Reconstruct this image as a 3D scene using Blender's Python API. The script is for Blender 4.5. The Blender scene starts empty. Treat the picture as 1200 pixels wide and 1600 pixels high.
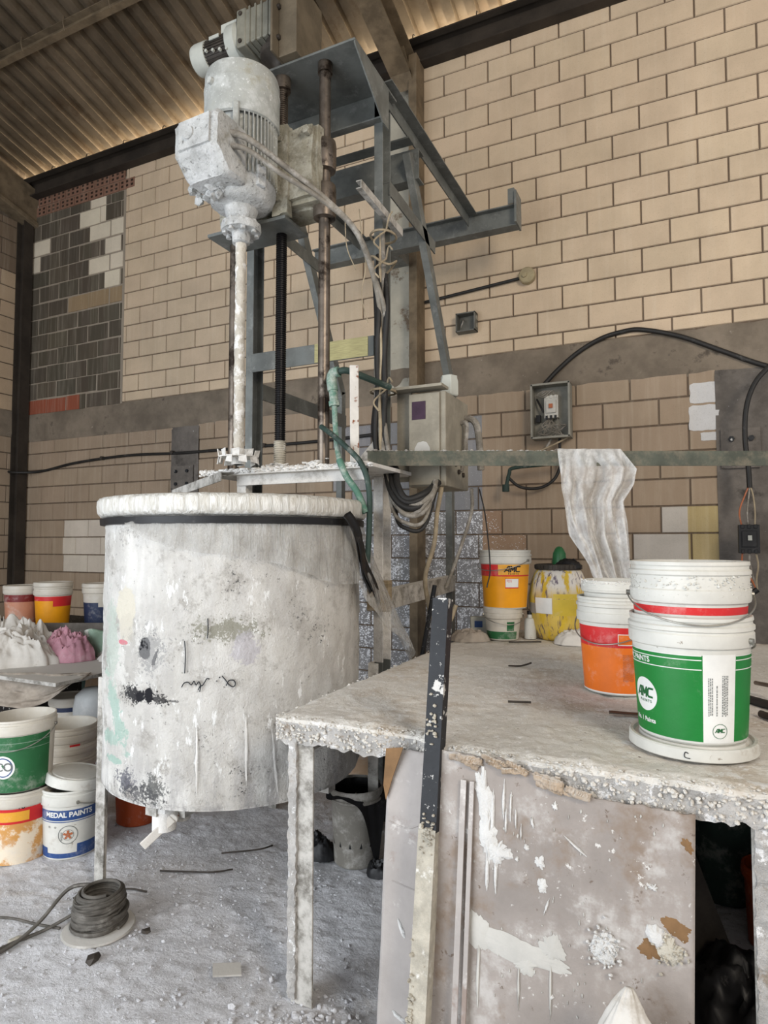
import bpy, bmesh, math, random
from mathutils import Vector, Matrix, noise
sc = bpy.context.scene
COL = sc.collection
PI = math.pi
rad = math.radians
V = Vector

# ------------------------------------------------------------ camera, world, lights, exposure
cam_d = bpy.data.cameras.new('camera')
cam = bpy.data.objects.new('camera', cam_d)
COL.objects.link(cam)
cam.location = (0, 0, 1.55)
cam.rotation_euler = (rad(90 + 2.862), 0, rad(25.2))
cam_d.sensor_fit = 'VERTICAL'
cam_d.sensor_height = 36.0
cam_d.lens = 22.5
cam_d.clip_start = 0.05
sc.camera = cam

w = bpy.data.worlds.new('daylight')
sc.world = w
w.use_nodes = True
bg = w.node_tree.nodes['Background']
bg.inputs[0].default_value = (0.95, 0.96, 1.0, 1)
bg.inputs[1].default_value = 0.62

def area(name, loc, target, sx, sy, power, col):
    d = bpy.data.lights.new(name, 'AREA')
    d.shape = 'RECTANGLE'
    d.size, d.size_y = sx, sy
    d.energy = power
    d.color = col
    o = bpy.data.objects.new(name, d)
    COL.objects.link(o)
    o.location = loc
    o.rotation_euler = (V(target) - V(loc)).to_track_quat('-Z', 'Y').to_euler()
    return o
area('assumed_doorway_light', (-3.4, -2.4, 1.75), (-1.8, 2.6, 0.7), 4.4, 2.9, 290, (0.88, 0.94, 1.0))  # assumed unseen doorway: area lamp for the cool light from the front left
area('assumed_side_window_light', (3.4, -1.6, 4.4), (0.6, 5.4, 4.6), 1.6, 2.2, 250, (1.0, 0.87, 0.71))  # assumed unseen window: area lamp for the warm light from the right
area('added_eaves_lamp', (-2.0, 7.0, 5.3), (-2.0, 5.3, 6.42), 11.5, 1.2, 2600, (1.0, 0.82, 0.58))  # warm lamp added outside the wall to brighten the roof underside near the eaves

vs = sc.view_settings
vs.view_transform = 'Standard'
vs.look = 'None'
vs.exposure = 0.0
vs.gamma = 1.0
vs.use_curve_mapping = False

# ------------------------------------------------------------ mesh helpers
ORG = {}
def obj(name, bm, mats, parent=None, smooth=True, ang=35, bevel=0, solid=0, sub=0):
    me = bpy.data.meshes.new(name)
    if parent is not None and parent.name in ORG:
        bmesh.ops.translate(bm, verts=bm.verts, vec=-ORG[parent.name])
    bmesh.ops.recalc_face_normals(bm, faces=bm.faces)
    bm.to_mesh(me)
    bm.free()
    for m in (mats if isinstance(mats, (list, tuple)) else [mats]):
        me.materials.append(m)
    o = bpy.data.objects.new(name, me)
    COL.objects.link(o)
    if smooth:
        me.shade_smooth()
        me.set_sharp_from_angle(angle=rad(ang))
    if parent is not None:
        o.parent = parent
        if parent.name in ORG:
            ORG[o.name] = ORG[parent.name]
    if solid:
        md = o.modifiers.new('thickness', 'SOLIDIFY')
        md.thickness = solid
        md.offset = 0
    if sub:
        md = o.modifiers.new('smooth', 'SUBSURF')
        md.levels = md.render_levels = sub
    if bevel:
        md = o.modifiers.new('bevel', 'BEVEL')
        md.width = bevel
        md.segments = 2
        md.limit_method = 'ANGLE'
    return o

def tag(o, label, cat, group=None, kind=None):
    o['label'] = label
    o['category'] = cat
    if group:
        o['group'] = group
    if kind:
        o['kind'] = kind
    return o

def thing(name, label, cat, loc=(0, 0, 0), group=None, rot=(0, 0, 0), world=False):
    o = bpy.data.objects.new(name, None)
    o.empty_display_size = 0.1
    COL.objects.link(o)
    o.location = loc
    o.rotation_euler = rot
    if world:
        ORG[o.name] = V(loc)
    return tag(o, label, cat, group)

def struct(name, bm, mats, **k):
    o = obj(name, bm, mats, **k)
    o['kind'] = 'structure'
    o['label'] = LAB.get(name, name.replace('_', ' ') + ' of the workshop')
    o['category'] = name.split('_')[0]
    return o
LAB = {'floor': 'floor covered in pale powder under the tank',
       'wall_back': 'beige block wall behind the mixing machine',
       'wall_left': 'shaded beige block wall at the far end of the room',
       'ceiling': 'brown corrugated sheet roof over the workshop',
       'trim_1': 'dark steel beam along the top of the back wall',
       'trim_2': 'steel purlin carrying the corrugated roof',
       'trim_3': 'sloping rafter above the mixing machine',
       'trim_4': 'steel column against the wall behind the machine',
       'trim_5': 'dark steel column in the far corner',
       'trim_6': 'grey plaster band across the back wall',
       'trim_7': 'grey plaster band across the end wall',
       'trim_8': 'sloping beam along the top of the end wall',
       'trim_9': 'grey plaster strip on the wall behind the tank',
       'trim_10': 'rough plaster pier at the right end of the back wall',
       'trim_12': 'pale plaster strip beside the steel column on the wall',
       'trim_11': 'second steel purlin of the roof'}

def NB():
    return bmesh.new()

def box(bm, c, s, rz=0, rx=0, ry=0, mi=0):
    m = Matrix.Translation(V(c)) @ Matrix.Rotation(rz, 4, 'Z') @ Matrix.Rotation(ry, 4, 'Y') @ Matrix.Rotation(rx, 4, 'X') @ Matrix.Diagonal((s[0], s[1], s[2], 1))
    r = bmesh.ops.create_cube(bm, size=1, matrix=m)
    for v in r['verts']:
        for f in v.link_faces:
            f.material_index = mi
    return r['verts']

def bx(bm, x0, x1, y0, y1, z0, z1, mi=0):
    return box(bm, ((x0 + x1) / 2, (y0 + y1) / 2, (z0 + z1) / 2), (abs(x1 - x0), abs(y1 - y0), abs(z1 - z0)), mi=mi)

def basis(d):
    d = d.normalized()
    a = V((0, 0, 1)) if abs(d.z) < 0.9 else V((1, 0, 0))
    s = d.cross(a).normalized()
    return s, s.cross(d).normalized(), d

def cyl(bm, p0, p1, r0, r1=None, n=20, caps=True, mi=0):
    r1 = r0 if r1 is None else r1
    p0, p1 = V(p0), V(p1)
    s, u, d = basis(p1 - p0)
    A = [bm.verts.new(p0 + (s * math.cos(t) + u * math.sin(t)) * r0) for t in [2 * PI * i / n for i in range(n)]]
    B = [bm.verts.new(p1 + (s * math.cos(t) + u * math.sin(t)) * r1) for t in [2 * PI * i / n for i in range(n)]]
    fs = [bm.faces.new((A[i], A[(i + 1) % n], B[(i + 1) % n], B[i])) for i in range(n)]
    if caps:
        fs.append(bm.faces.new(A[::-1]))
        fs.append(bm.faces.new(B))
    for f in fs:
        f.material_index = mi

def lathe(bm, prof, n=48, c=(0, 0, 0), mat=None, cap0=True, cap1=True, mi=0):
    """profile of (r, z) turned about z; mat places it"""
    M = mat if mat is not None else Matrix.Translation(V(c))
    rings = []
    for r, z in prof:
        if r < 1e-5:
            rings.append([bm.verts.new(M @ V((0, 0, z)))])
        else:
            rings.append([bm.verts.new(M @ V((r * math.cos(2 * PI * i / n), r * math.sin(2 * PI * i / n), z))) for i in range(n)])
    fs = []
    for a, b in zip(rings, rings[1:]):
        for i in range(n):
            j = (i + 1) % n
            if len(a) == 1 and len(b) == 1:
                continue
            if len(a) == 1:
                fs.append(bm.faces.new((a[0], b[j], b[i])))
            elif len(b) == 1:
                fs.append(bm.faces.new((a[i], a[j], b[0])))
            else:
                fs.append(bm.faces.new((a[i], a[j], b[j], b[i])))
    if cap0 and len(rings[0]) > 1:
        fs.append(bm.faces.new(rings[0][::-1]))
    if cap1 and len(rings[-1]) > 1:
        fs.append(bm.faces.new(rings[-1]))
    for f in fs:
        f.material_index = mi

def catmull(pts, n=8):
    pts = [V(p) for p in pts]
    P = [pts[0] * 2 - pts[1]] + pts + [pts[-1] * 2 - pts[-2]]
    out = []
    for i in range(1, len(P) - 2):
        for k in range(n):
            t = k / n
            a, b, c, d = P[i - 1:i + 3]
            out.append(0.5 * ((2 * b) + (c - a) * t + (2 * a - 5 * b + 4 * c - d) * t * t + (3 * b - a - 3 * c + d) * t ** 3))
    out.append(pts[-1])
    return out

def tube(bm, pts, r, n=8, smooth=6, mi=0):
    P = catmull(pts, smooth) if smooth else [V(p) for p in pts]
    s = None
    rings = []
    for i, p in enumerate(P):
        d = (P[min(i + 1, len(P) - 1)] - P[max(i - 1, 0)])
        if d.length < 1e-7:
            continue
        d.normalize()
        if s is None:
            s = basis(d)[0]
        s = (s - d * s.dot(d)).normalized()
        u = s.cross(d)
        rr = r(i / (len(P) - 1)) if callable(r) else r
        rings.append([bm.verts.new(p + (s * math.cos(2 * PI * k / n) + u * math.sin(2 * PI * k / n)) * rr) for k in range(n)])
    for a, b in zip(rings, rings[1:]):
        for k in range(n):
            bm.faces.new((a[k], a[(k + 1) % n], b[(k + 1) % n], b[k])).material_index = mi
    bm.faces.new(rings[0][::-1]).material_index = mi
    bm.faces.new(rings[-1]).material_index = mi

def bar(bm, prof, p0, p1, up=(0, 0, 1), mi=0):
    """sweep a closed 2D profile (side, up) from p0 to p1"""
    p0, p1 = V(p0), V(p1)
    d = (p1 - p0).normalized()
    s = d.cross(V(up)).normalized()
    u = s.cross(d).normalized()
    A = [bm.verts.new(p0 + s * a + u * b) for a, b in prof]
    B = [bm.verts.new(p1 + s * a + u * b) for a, b in prof]
    n = len(prof)
    for i in range(n):
        bm.faces.new((A[i], A[(i + 1) % n], B[(i + 1) % n], B[i])).material_index = mi
    bm.faces.new(A[::-1]).material_index = mi
    bm.faces.new(B).material_index = mi

def RP(wd, h):
    return [(-wd / 2, -h / 2), (wd / 2, -h / 2), (wd / 2, h / 2), (-wd / 2, h / 2)]

def CP(wd, h, t=.008, flip=1):   # channel, web at the -side
    p = [(-wd / 2, -h / 2), (wd / 2, -h / 2), (wd / 2, -h / 2 + t), (-wd / 2 + t, -h / 2 + t), (-wd / 2 + t, h / 2 - t), (wd / 2, h / 2 - t), (wd / 2, h / 2), (-wd / 2, h / 2)]
    return [(a * flip, b) for a, b in p]

def LP(wd, h, t=.007, fx=1, fy=1):
    return [(a * fx, b * fy) for a, b in [(0, 0), (wd, 0), (wd, t), (t, t), (t, h), (0, h)]]

def HP(wd, h, t=.009):           # I section, flanges top and bottom
    a, b, c = wd / 2, h / 2, t / 2
    return [(-a, -b), (a, -b), (a, -b + t), (c, -b + t), (c, b - t), (a, b - t), (a, b), (-a, b), (-a, b - t), (-c, b - t), (-c, -b + t), (-a, -b + t)]

def fbm(p, s=1.0, o=4):
    return noise.fractal(V(p) * s, 1.0, 2.0, o)

def lumps(bm, fn, n, r0, r1, seed=0, flat=.6):
    rnd = random.Random(seed)
    for _ in range(n):
        p = V(fn(rnd))
        r = rnd.uniform(r0, r1)
        m = Matrix.Translation(p) @ Matrix.Rotation(rnd.uniform(0, 6), 4, 'Z') @ Matrix.Diagonal((r * rnd.uniform(.8, 1.6), r * rnd.uniform(.7, 1.2), r * rnd.uniform(flat * .6, flat * 1.3), 1))
        vv = bmesh.ops.create_icosphere(bm, subdivisions=1, radius=1, matrix=m)['verts']
        for v in vv:
            v.co += noise.noise_vector(v.co * 60) * r * .35

def grid(bm, nu, nv, fn, mi=0, wrap=False):
    R = [[bm.verts.new(fn(i / nu, j / nv)) for i in range(nu if wrap else nu + 1)] for j in range(nv + 1)]
    for j in range(nv):
        for i in range(nu):
            k = (i + 1) % nu if wrap else i + 1
            f = bm.faces.new((R[j][i], R[j][k], R[j + 1][k], R[j + 1][i]))
            f.material_index = mi
    return R

# ------------------------------------------------------------ materials
def srgb(r, g, b):
    f = lambda c: (c / 255 / 12.92) if c / 255 <= .04045 else ((c / 255 + .055) / 1.055) ** 2.4
    return (f(r), f(g), f(b))

class MB:
    def __init__(s, name):
        s.m = bpy.data.materials.new(name)
        s.m.use_nodes = True
        s.t = s.m.node_tree
        s.t.nodes.clear()
        s.out = s.t.nodes.new('ShaderNodeOutputMaterial')
        s.b = s.t.nodes.new('ShaderNodeBsdfPrincipled')
        s.t.links.new(s.b.outputs[0], s.out.inputs[0])
        s.co = s.t.nodes.new('ShaderNodeTexCoord').outputs['Object']
    def N(s, k, **kw):
        n = s.t.nodes.new(k)
        for a, v in kw.items():
            setattr(n, a, v)
        return n
    def L(s, a, b):
        s.t.links.new(a, b)
    def set(s, inp, v):
        if hasattr(v, 'is_linked') or isinstance(v, bpy.types.NodeSocket):
            s.L(v, inp)
        else:
            inp.default_value = (*v, 1) if isinstance(v, tuple) and len(v) == 3 and inp.type == 'RGBA' else v
    def mapc(s, scale=(1, 1, 1), co=None):
        n = s.N('ShaderNodeMapping')
        s.L(co or s.co, n.inputs[0])
        n.inputs['Scale'].default_value = scale
        return n.outputs[0]
    def noise(s, scale, detail=5, rough=.6, co=None, dist=0):
        n = s.N('ShaderNodeTexNoise')
        s.L(co or s.co, n.inputs['Vector'])
        n.inputs['Scale'].default_value = scale
        n.inputs['Detail'].default_value = detail
        n.inputs['Roughness'].default_value = rough
        n.inputs['Distortion'].default_value = dist
        return n.outputs['Fac']
    def ramp(s, fac, a, b):
        n = s.N('ShaderNodeMapRange')
        n.interpolation_type = 'SMOOTHSTEP'
        s.L(fac, n.inputs[0])
        n.inputs[1].default_value, n.inputs[2].default_value = a, b
        return n.outputs[0]
    def math(s, op, a, b=0.0, clamp=False):
        n = s.N('ShaderNodeMath', operation=op, use_clamp=clamp)
        s.set(n.inputs[0], a)
        s.set(n.inputs[1], b)
        return n.outputs[0]
    def mix(s, fac, a, b, mode='MIX'):
        n = s.N('ShaderNodeMix', data_type='RGBA', blend_type=mode)
        s.set(n.inputs[0], fac)
        s.set(n.inputs[6], a)
        s.set(n.inputs[7], b)
        return n.outputs[2]
    def nz(s):
        g = s.N('ShaderNodeNewGeometry')
        x = s.N('ShaderNodeSeparateXYZ')
        s.L(g.outputs['Normal'], x.inputs[0])
        return x.outputs[2]
    def bump(s, h, strength=.4, dist=.01, prev=None):
        n = s.N('ShaderNodeBump')
        n.inputs['Strength'].default_value = strength
        n.inputs['Distance'].default_value = dist
        s.L(h, n.inputs['Height'])
        if prev is not None:
            s.L(prev, n.inputs['Normal'])
        return n.outputs[0]
    def fin(s, col, rough=.6, metal=0.0, nrm=None, spec=.35):
        s.set(s.b.inputs['Base Color'], col)
        s.set(s.b.inputs['Roughness'], rough)
        s.b.inputs['Metallic'].default_value = metal
        s.b.inputs['Specular IOR Level'].default_value = spec
        if nrm is not None:
            s.L(nrm, s.b.inputs['Normal'])
        return s.m

DUST = srgb(205, 202, 196)
def mat(name, col, rough=.6, metal=0.0, var=.25, vs=4, dust=0.0, dcol=DUST, spots=(), bs=40, bstr=.25, bd=.004, top=True, spec=.35, stretch=None):
    """worn surface: slow tone variation, spots of other paint, settled dust, fine bump"""
    b = MB(name)
    co = b.mapc(stretch) if stretch else b.co
    n1 = b.noise(vs, 6, .65, co)
    dark = tuple(c * (1 - var) for c in col)
    lite = tuple(min(1, c * (1 + var * .5)) for c in col)
    c = b.mix(b.ramp(n1, .3, .7), dark, lite)
    for (sc_, scale, a, e) in spots:
        c = b.mix(b.ramp(b.noise(scale, 6, .7, co), a, e), c, sc_)
    if dust > 0:
        nd = b.noise(9, 8, .75)
        f = b.ramp(nd, .62 - dust * .45, .72 - dust * .2)
        f = b.math('MULTIPLY', f, min(1, dust * 1.2))
        if top:
            f = b.math('MAXIMUM', f, b.math('MULTIPLY', b.ramp(b.nz(), .35, .9), min(.9, .35 + dust)))
        c = b.mix(f, c, dcol)
    nb = b.noise(bs, 6, .7)
    return b.fin(c, rough, metal, b.bump(nb, bstr, bd), spec)

def wall_mat(name):
    b = MB(name)
    at = b.N('ShaderNodeAttribute')
    at.attribute_name = 'col'
    c = at.outputs['Color']
    n = b.noise(2.2, 6, .65)
    c = b.mix(b.ramp(n, .25, .75), b.mix(.22, c, (0.10, .075, .05)), c)
    st = b.noise(1.0, 5, .6, b.mapc((26, 26, 1.6)))
    c = b.mix(b.math('MULTIPLY', b.ramp(st, .45, .75), .22), c, b.mix(.5, c, (.75, .68, .55)))
    f2 = b.noise(120, 3, .6)
    c = b.mix(b.math('MULTIPLY', b.ramp(f2, .55, .75), .25), c, (.16, .13, .10))
    # white paint splatter where the alpha of the block colour asks for it
    vo = b.N('ShaderNodeTexVoronoi')
    b.L(b.co, vo.inputs['Vector'])
    vo.inputs['Scale'].default_value = 55
    sz = b.math('MULTIPLY', b.noise(3.5, 5, .7), .80)
    sp = b.math('LESS_THAN', vo.outputs['Distance'], b.math('MULTIPLY', b.math('SUBTRACT', sz, .06), at.outputs['Alpha']))
    big = b.ramp(b.noise(16, 8, .8, dist=.4), .52, .60)
    sp = b.math('MAXIMUM', sp, b.math('MULTIPLY', big, b.ramp(at.outputs['Alpha'], .6, 1.0)))
    c = b.mix(sp, c, (.72, .74, .78))
    h = b.math('ADD', b.noise(60, 6, .7), b.math('MULTIPLY', b.noise(7, 4, .6), .8))
    return b.fin(c, .92, 0, b.bump(h, .35, .006), .15)

M = {}
M['block'] = wall_mat('block_wall')
M['mortar'] = mat('mortar', srgb(92, 80, 70), .95, var=.3, vs=6, bs=90, bstr=.5)
M['plaster'] = mat('plaster', srgb(128, 117, 103), .95, var=.35, vs=2.5, bs=30, bstr=.6, bd=.008, spots=((srgb(88, 80, 71), 5, .58, .7), (srgb(160, 150, 136), 14, .66, .74)))
M['plaster_dark'] = mat('plaster_dark', srgb(112, 106, 100), .95, var=.4, vs=3, bs=26, bstr=.7, bd=.01, spots=((srgb(70, 66, 62), 4, .55, .68), (srgb(205, 205, 205), 38, .68, .72)))
M['roof'] = mat('roof_sheet', srgb(112, 100, 84), .55, .35, var=.45, vs=1.2, bs=8, bstr=.1, spots=((srgb(88, 74, 58), 3, .5, .7),))
M['rust_steel'] = mat('brown_steel', srgb(120, 106, 86), .7, .2, var=.4, vs=5, bs=30, bstr=.3)
M['dark_beam'] = mat('dark_beam', srgb(54, 47, 40), .85, .0, var=.4, vs=3, bs=30, bstr=.4)
M['column'] = mat('column_paint', srgb(176, 172, 158), .7, 0, var=.2, vs=3, bs=30, bstr=.3, spots=((srgb(112, 96, 78), 4, .56, .66),))
M['grey_steel'] = mat('grey_paint_steel', srgb(108, 111, 108), .5, .1, var=.3, vs=6, dust=.22, bs=60, bstr=.12, dcol=srgb(176, 178, 176))
M['grey_steel_dusty'] = mat('grey_steel_dusty', srgb(118, 114, 106), .75, .0, var=.35, vs=8, dust=.62, bs=50, bstr=.4)
M['crust_steel'] = mat('crusted_steel', srgb(178, 173, 164), .9, 0, var=.25, vs=9, dust=.8, dcol=srgb(224, 222, 218), bs=45, bstr=.9, bd=.01, spots=((srgb(110, 102, 90), 16, .6, .68),))
M['powder'] = mat('powder_crust', srgb(226, 224, 220), .95, 0, var=.12, vs=12, bs=70, bstr=.8, bd=.006)
M['rod'] = mat('rod_steel', srgb(118, 108, 98), .38, .75, var=.4, vs=7, bs=60, bstr=.15, spots=((srgb(46, 38, 32), 5, .5, .62),))
M['screw_grease'] = mat('greased_screw', srgb(30, 29, 30), .35, .5, var=.3, vs=9, bs=80, bstr=.2)
M['motor'] = mat('motor_paint', srgb(166, 168, 163), .7, 0, var=.22, vs=5, dust=.36, dcol=srgb(212, 214, 212), bs=70, bstr=.5, spots=((srgb(146, 142, 124), 5, .52, .68), (srgb(206, 208, 205), 34, .60, .66)))
M['motor_crust'] = mat('motor_crust', srgb(190, 191, 189), .95, 0, var=.25, vs=7, dust=.45, dcol=srgb(222, 223, 223), bs=38, bstr=1.0, bd=.014, spots=((srgb(158, 155, 146), 6, .54, .66), (srgb(128, 128, 126), 40, .57, .63)))
M['shaft_crust'] = mat('shaft_crust', srgb(196, 190, 178), .95, 0, var=.2, vs=9, bs=50, bstr=1.0, bd=.008, top=False, spots=((srgb(226, 224, 220), 16, .5, .6), (srgb(150, 140, 122), 40, .63, .68)))
M['carriage'] = mat('carriage_crust', srgb(150, 145, 128), .95, 0, var=.3, vs=8, dust=.4, bs=40, bstr=1.0, bd=.012, spots=((srgb(110, 102, 88), 22, .58, .66),), dcol=srgb(205, 202, 190))
M['gear'] = mat('gear_paint', srgb(126, 124, 112), .6, .1, var=.3, vs=6, bs=50, bstr=.3)
M['gear_brown'] = mat('gear_brown', srgb(104, 94, 78), .65, .1, var=.3, vs=6, bs=50, bstr=.3)
M['gear_dark'] = mat('gear_dark', srgb(66, 60, 54), .6, .2, var=.4, vs=9, bs=60, bstr=.2)
M['gear_light'] = mat('gear_light', srgb(178, 180, 172), .55, 0, var=.15, vs=6, bs=60, bstr=.15)
M['black'] = mat('black_plastic', srgb(24, 24, 26), .5, 0, var=.3, vs=12, dust=.08, bs=50, bstr=.1, top=False)
M['black_iron'] = mat('black_iron', srgb(34, 36, 40), .55, .1, var=.3, vs=8, bs=60, bstr=.25, spots=((srgb(196, 194, 190), 14, .60, .63), (srgb(206, 204, 200), 60, .66, .69)))
M['cream_crust'] = mat('cream_crust', srgb(188, 182, 168), .92, 0, var=.3, vs=12, bs=35, bstr=.9, bd=.01, spots=((srgb(120, 104, 82), 14, .6, .68), (srgb(228, 226, 220), 9, .56, .64)))
M['cable_grey'] = mat('cable_grey', srgb(128, 122, 112), .7, 0, var=.35, vs=14, dust=.35, bs=60, bstr=.3, top=False)
M['cable_black'] = mat('cable_black', srgb(38, 37, 36), .55, 0, var=.3, vs=10, dust=.1, bs=60, bstr=.15, top=False)
M['coil'] = mat('coil_cable', srgb(92, 88, 82), .7, 0, var=.35, vs=20, dust=.2, bs=60, bstr=.3, top=False)
M['cable_tan'] = mat('cable_tan', srgb(164, 150, 126), .8, 0, var=.3, vs=14, bs=60, bstr=.4)
M['hose_green'] = mat('hose_green', srgb(84, 124, 108), .7, 0, var=.3, vs=10, dust=.45, bs=60, bstr=.4, top=False)
M['hose_dark'] = mat('hose_dark_green', srgb(48, 66, 60), .65, 0, var=.3, vs=10, dust=.25, bs=60, bstr=.3, top=False)
M['rust_white'] = mat('white_rust', srgb(205, 200, 192), .8, 0, var=.15, vs=7, bs=40, bstr=.5, spots=((srgb(122, 72, 44), 13, .56, .62),))
M['wood'] = mat('rough_wood', srgb(146, 130, 104), .9, 0, var=.35, vs=5, stretch=(3, 3, 22), dust=.3, bs=40, bstr=.4)
M['yellow_tape'] = mat('dusty_yellow', srgb(172, 166, 122), .8, 0, var=.25, vs=6, stretch=(2, 20, 30), bs=40, bstr=.3)
M['panel_box'] = mat('panel_box', srgb(148, 142, 128), .8, 0, var=.25, vs=5, dust=.25, bs=40, bstr=.35, dcol=srgb(172, 166, 152))
M['purple'] = mat('purple_sticker', srgb(62, 42, 60), .7, 0, var=.25, vs=20)
M['pvc'] = mat('beige_pvc', srgb(160, 148, 118), .6, 0, var=.2, vs=12, bs=40, bstr=.3)
M['box_grey'] = mat('box_grey', srgb(140, 138, 128), .6, 0, var=.2, vs=8, bs=40, bstr=.2)
M['box_inside'] = mat('box_inside', srgb(104, 104, 98), .7, 0, var=.25, vs=8)
M['breaker'] = mat('breaker_grey', srgb(188, 186, 178), .5, 0, var=.15, vs=12)
M['beam_green'] = mat('green_dusty_beam', srgb(84, 88, 78), .75, 0, var=.35, vs=4, dust=.45, dcol=srgb(128, 118, 102), bs=40, bstr=.4)
M['concrete'] = mat('table_dust', srgb(220, 216, 208), .97, 0, var=.13, vs=2.2, bs=70, bstr=.7, bd=.010, top=False, spots=((srgb(190, 178, 162), 2.2, .50, .68), (srgb(230, 228, 224), 40, .56, .64), (srgb(132, 120, 106), 55, .62, .69), (srgb(222, 220, 216), 9, .60, .68)))
M['table_edge'] = mat('table_edge_crust', srgb(184, 181, 177), .95, 0, var=.3, vs=7, bs=28, bstr=1.0, bd=.02, top=False, spots=((srgb(150, 138, 124), 8, .56, .66), (srgb(232, 231, 230), 18, .56, .62)))
M['board'] = mat('grey_board', srgb(156, 148, 142), .88, 0, var=.28, vs=2.2, bs=24, bstr=.45, bd=.006, top=False,
                 spots=((srgb(134, 119, 106), 3.0, .52, .66), (srgb(182, 178, 174), 4.5, .52, .66), (srgb(112, 98, 88), 30, .62, .69), (srgb(206, 203, 199), 26, .63, .68)))
M['board_light'] = mat('light_board', srgb(172, 166, 162), .88, 0, var=.18, vs=2.5, bs=24, bstr=.45, bd=.006, top=False, spots=((srgb(146, 132, 124), 3.4, .55, .66), (srgb(202, 198, 194), 7, .56, .66)))
M['stain_pale'] = mat('pale_stain', srgb(186, 184, 178), .8, 0, var=.12, vs=8, bs=30, bstr=.3)
M['stain_brown'] = mat('brown_stain', srgb(128, 98, 66), .8, 0, var=.25, vs=10, bs=30, bstr=.3)
M['stain_white'] = mat('white_splash', srgb(222, 221, 218), .85, 0, var=.1, vs=14, bs=60, bstr=.9, bd=.01)
M['torn'] = mat('torn_cardboard', srgb(166, 148, 128), .95, 0, var=.35, vs=20, dust=.35, bs=50, bstr=.6)
M['cloth'] = mat('white_cloth', srgb(206, 202, 195), .95, 0, var=.12, vs=8, bs=50, bstr=.3, top=False, spots=((srgb(176, 168, 156), 6, .58, .72),))
M['cloth_grey'] = mat('grey_cloth', srgb(160, 150, 138), .95, 0, var=.3, vs=10, bs=50, bstr=.4, top=False)
M['pink'] = mat('pink_bag', srgb(178, 128, 140), .6, 0, var=.25, vs=10, dust=.2, bs=20, bstr=.4, top=False)
M['mint'] = mat('mint_bag', srgb(150, 176, 156), .6, 0, var=.25, vs=8, dust=.2, bs=20, bstr=.3, top=False, spots=((srgb(220, 222, 214), 8, .54, .6), (srgb(58, 84, 70), 10, .62, .66)))
M['wire'] = mat('pail_wire', srgb(150, 148, 140), .4, .7, var=.2, vs=20)
def plastic(name, r, g, b, dust=.15, rough=.45, **k):
    M[name] = mat(name, srgb(r, g, b), rough, 0, var=.10, vs=7, dust=dust, bs=50, bstr=.12, top=False, **k)
plastic('white_pail', 204, 203, 196, .25, spots=((srgb(176, 170, 158), 9, .58, .70), (srgb(150, 142, 130), 34, .66, .70)))
plastic('old_white_pail', 196, 190, 178, .35)
plastic('pail_green', 22, 118, 48, .10)
plastic('pail_green_old', 40, 98, 58, .26)
plastic('pail_red', 200, 42, 44, .16)
plastic('pail_orange', 222, 112, 34, .2)
plastic('pail_orange_dark', 156, 66, 28, .15)
plastic('pail_yellow', 226, 152, 16, .04)
plastic('pail_navy', 44, 54, 82, .2)
plastic('pail_maroon', 118, 40, 40, .25)
plastic('pail_salmon', 188, 132, 106, .3)
plastic('label_blue', 44, 74, 128, .22)
plastic('label_white', 222, 222, 218, .1)
plastic('label_amber', 226, 164, 56, .2)
plastic('ink', 34, 36, 40, .0)
plastic('ink_green', 24, 92, 48, .0)
plastic('ink_brown', 168, 96, 60, .2)
plastic('ink_grey', 104, 108, 106, .1)
plastic('orange_crust', 204, 150, 84, .3, spots=((srgb(226, 212, 190), 7, .47, .56),))
plastic('sack_grey', 168, 170, 170, .25)
plastic('bucket_grey', 120, 116, 108, .35)
plastic('peach_sack', 190, 160, 130, .3)

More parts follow.
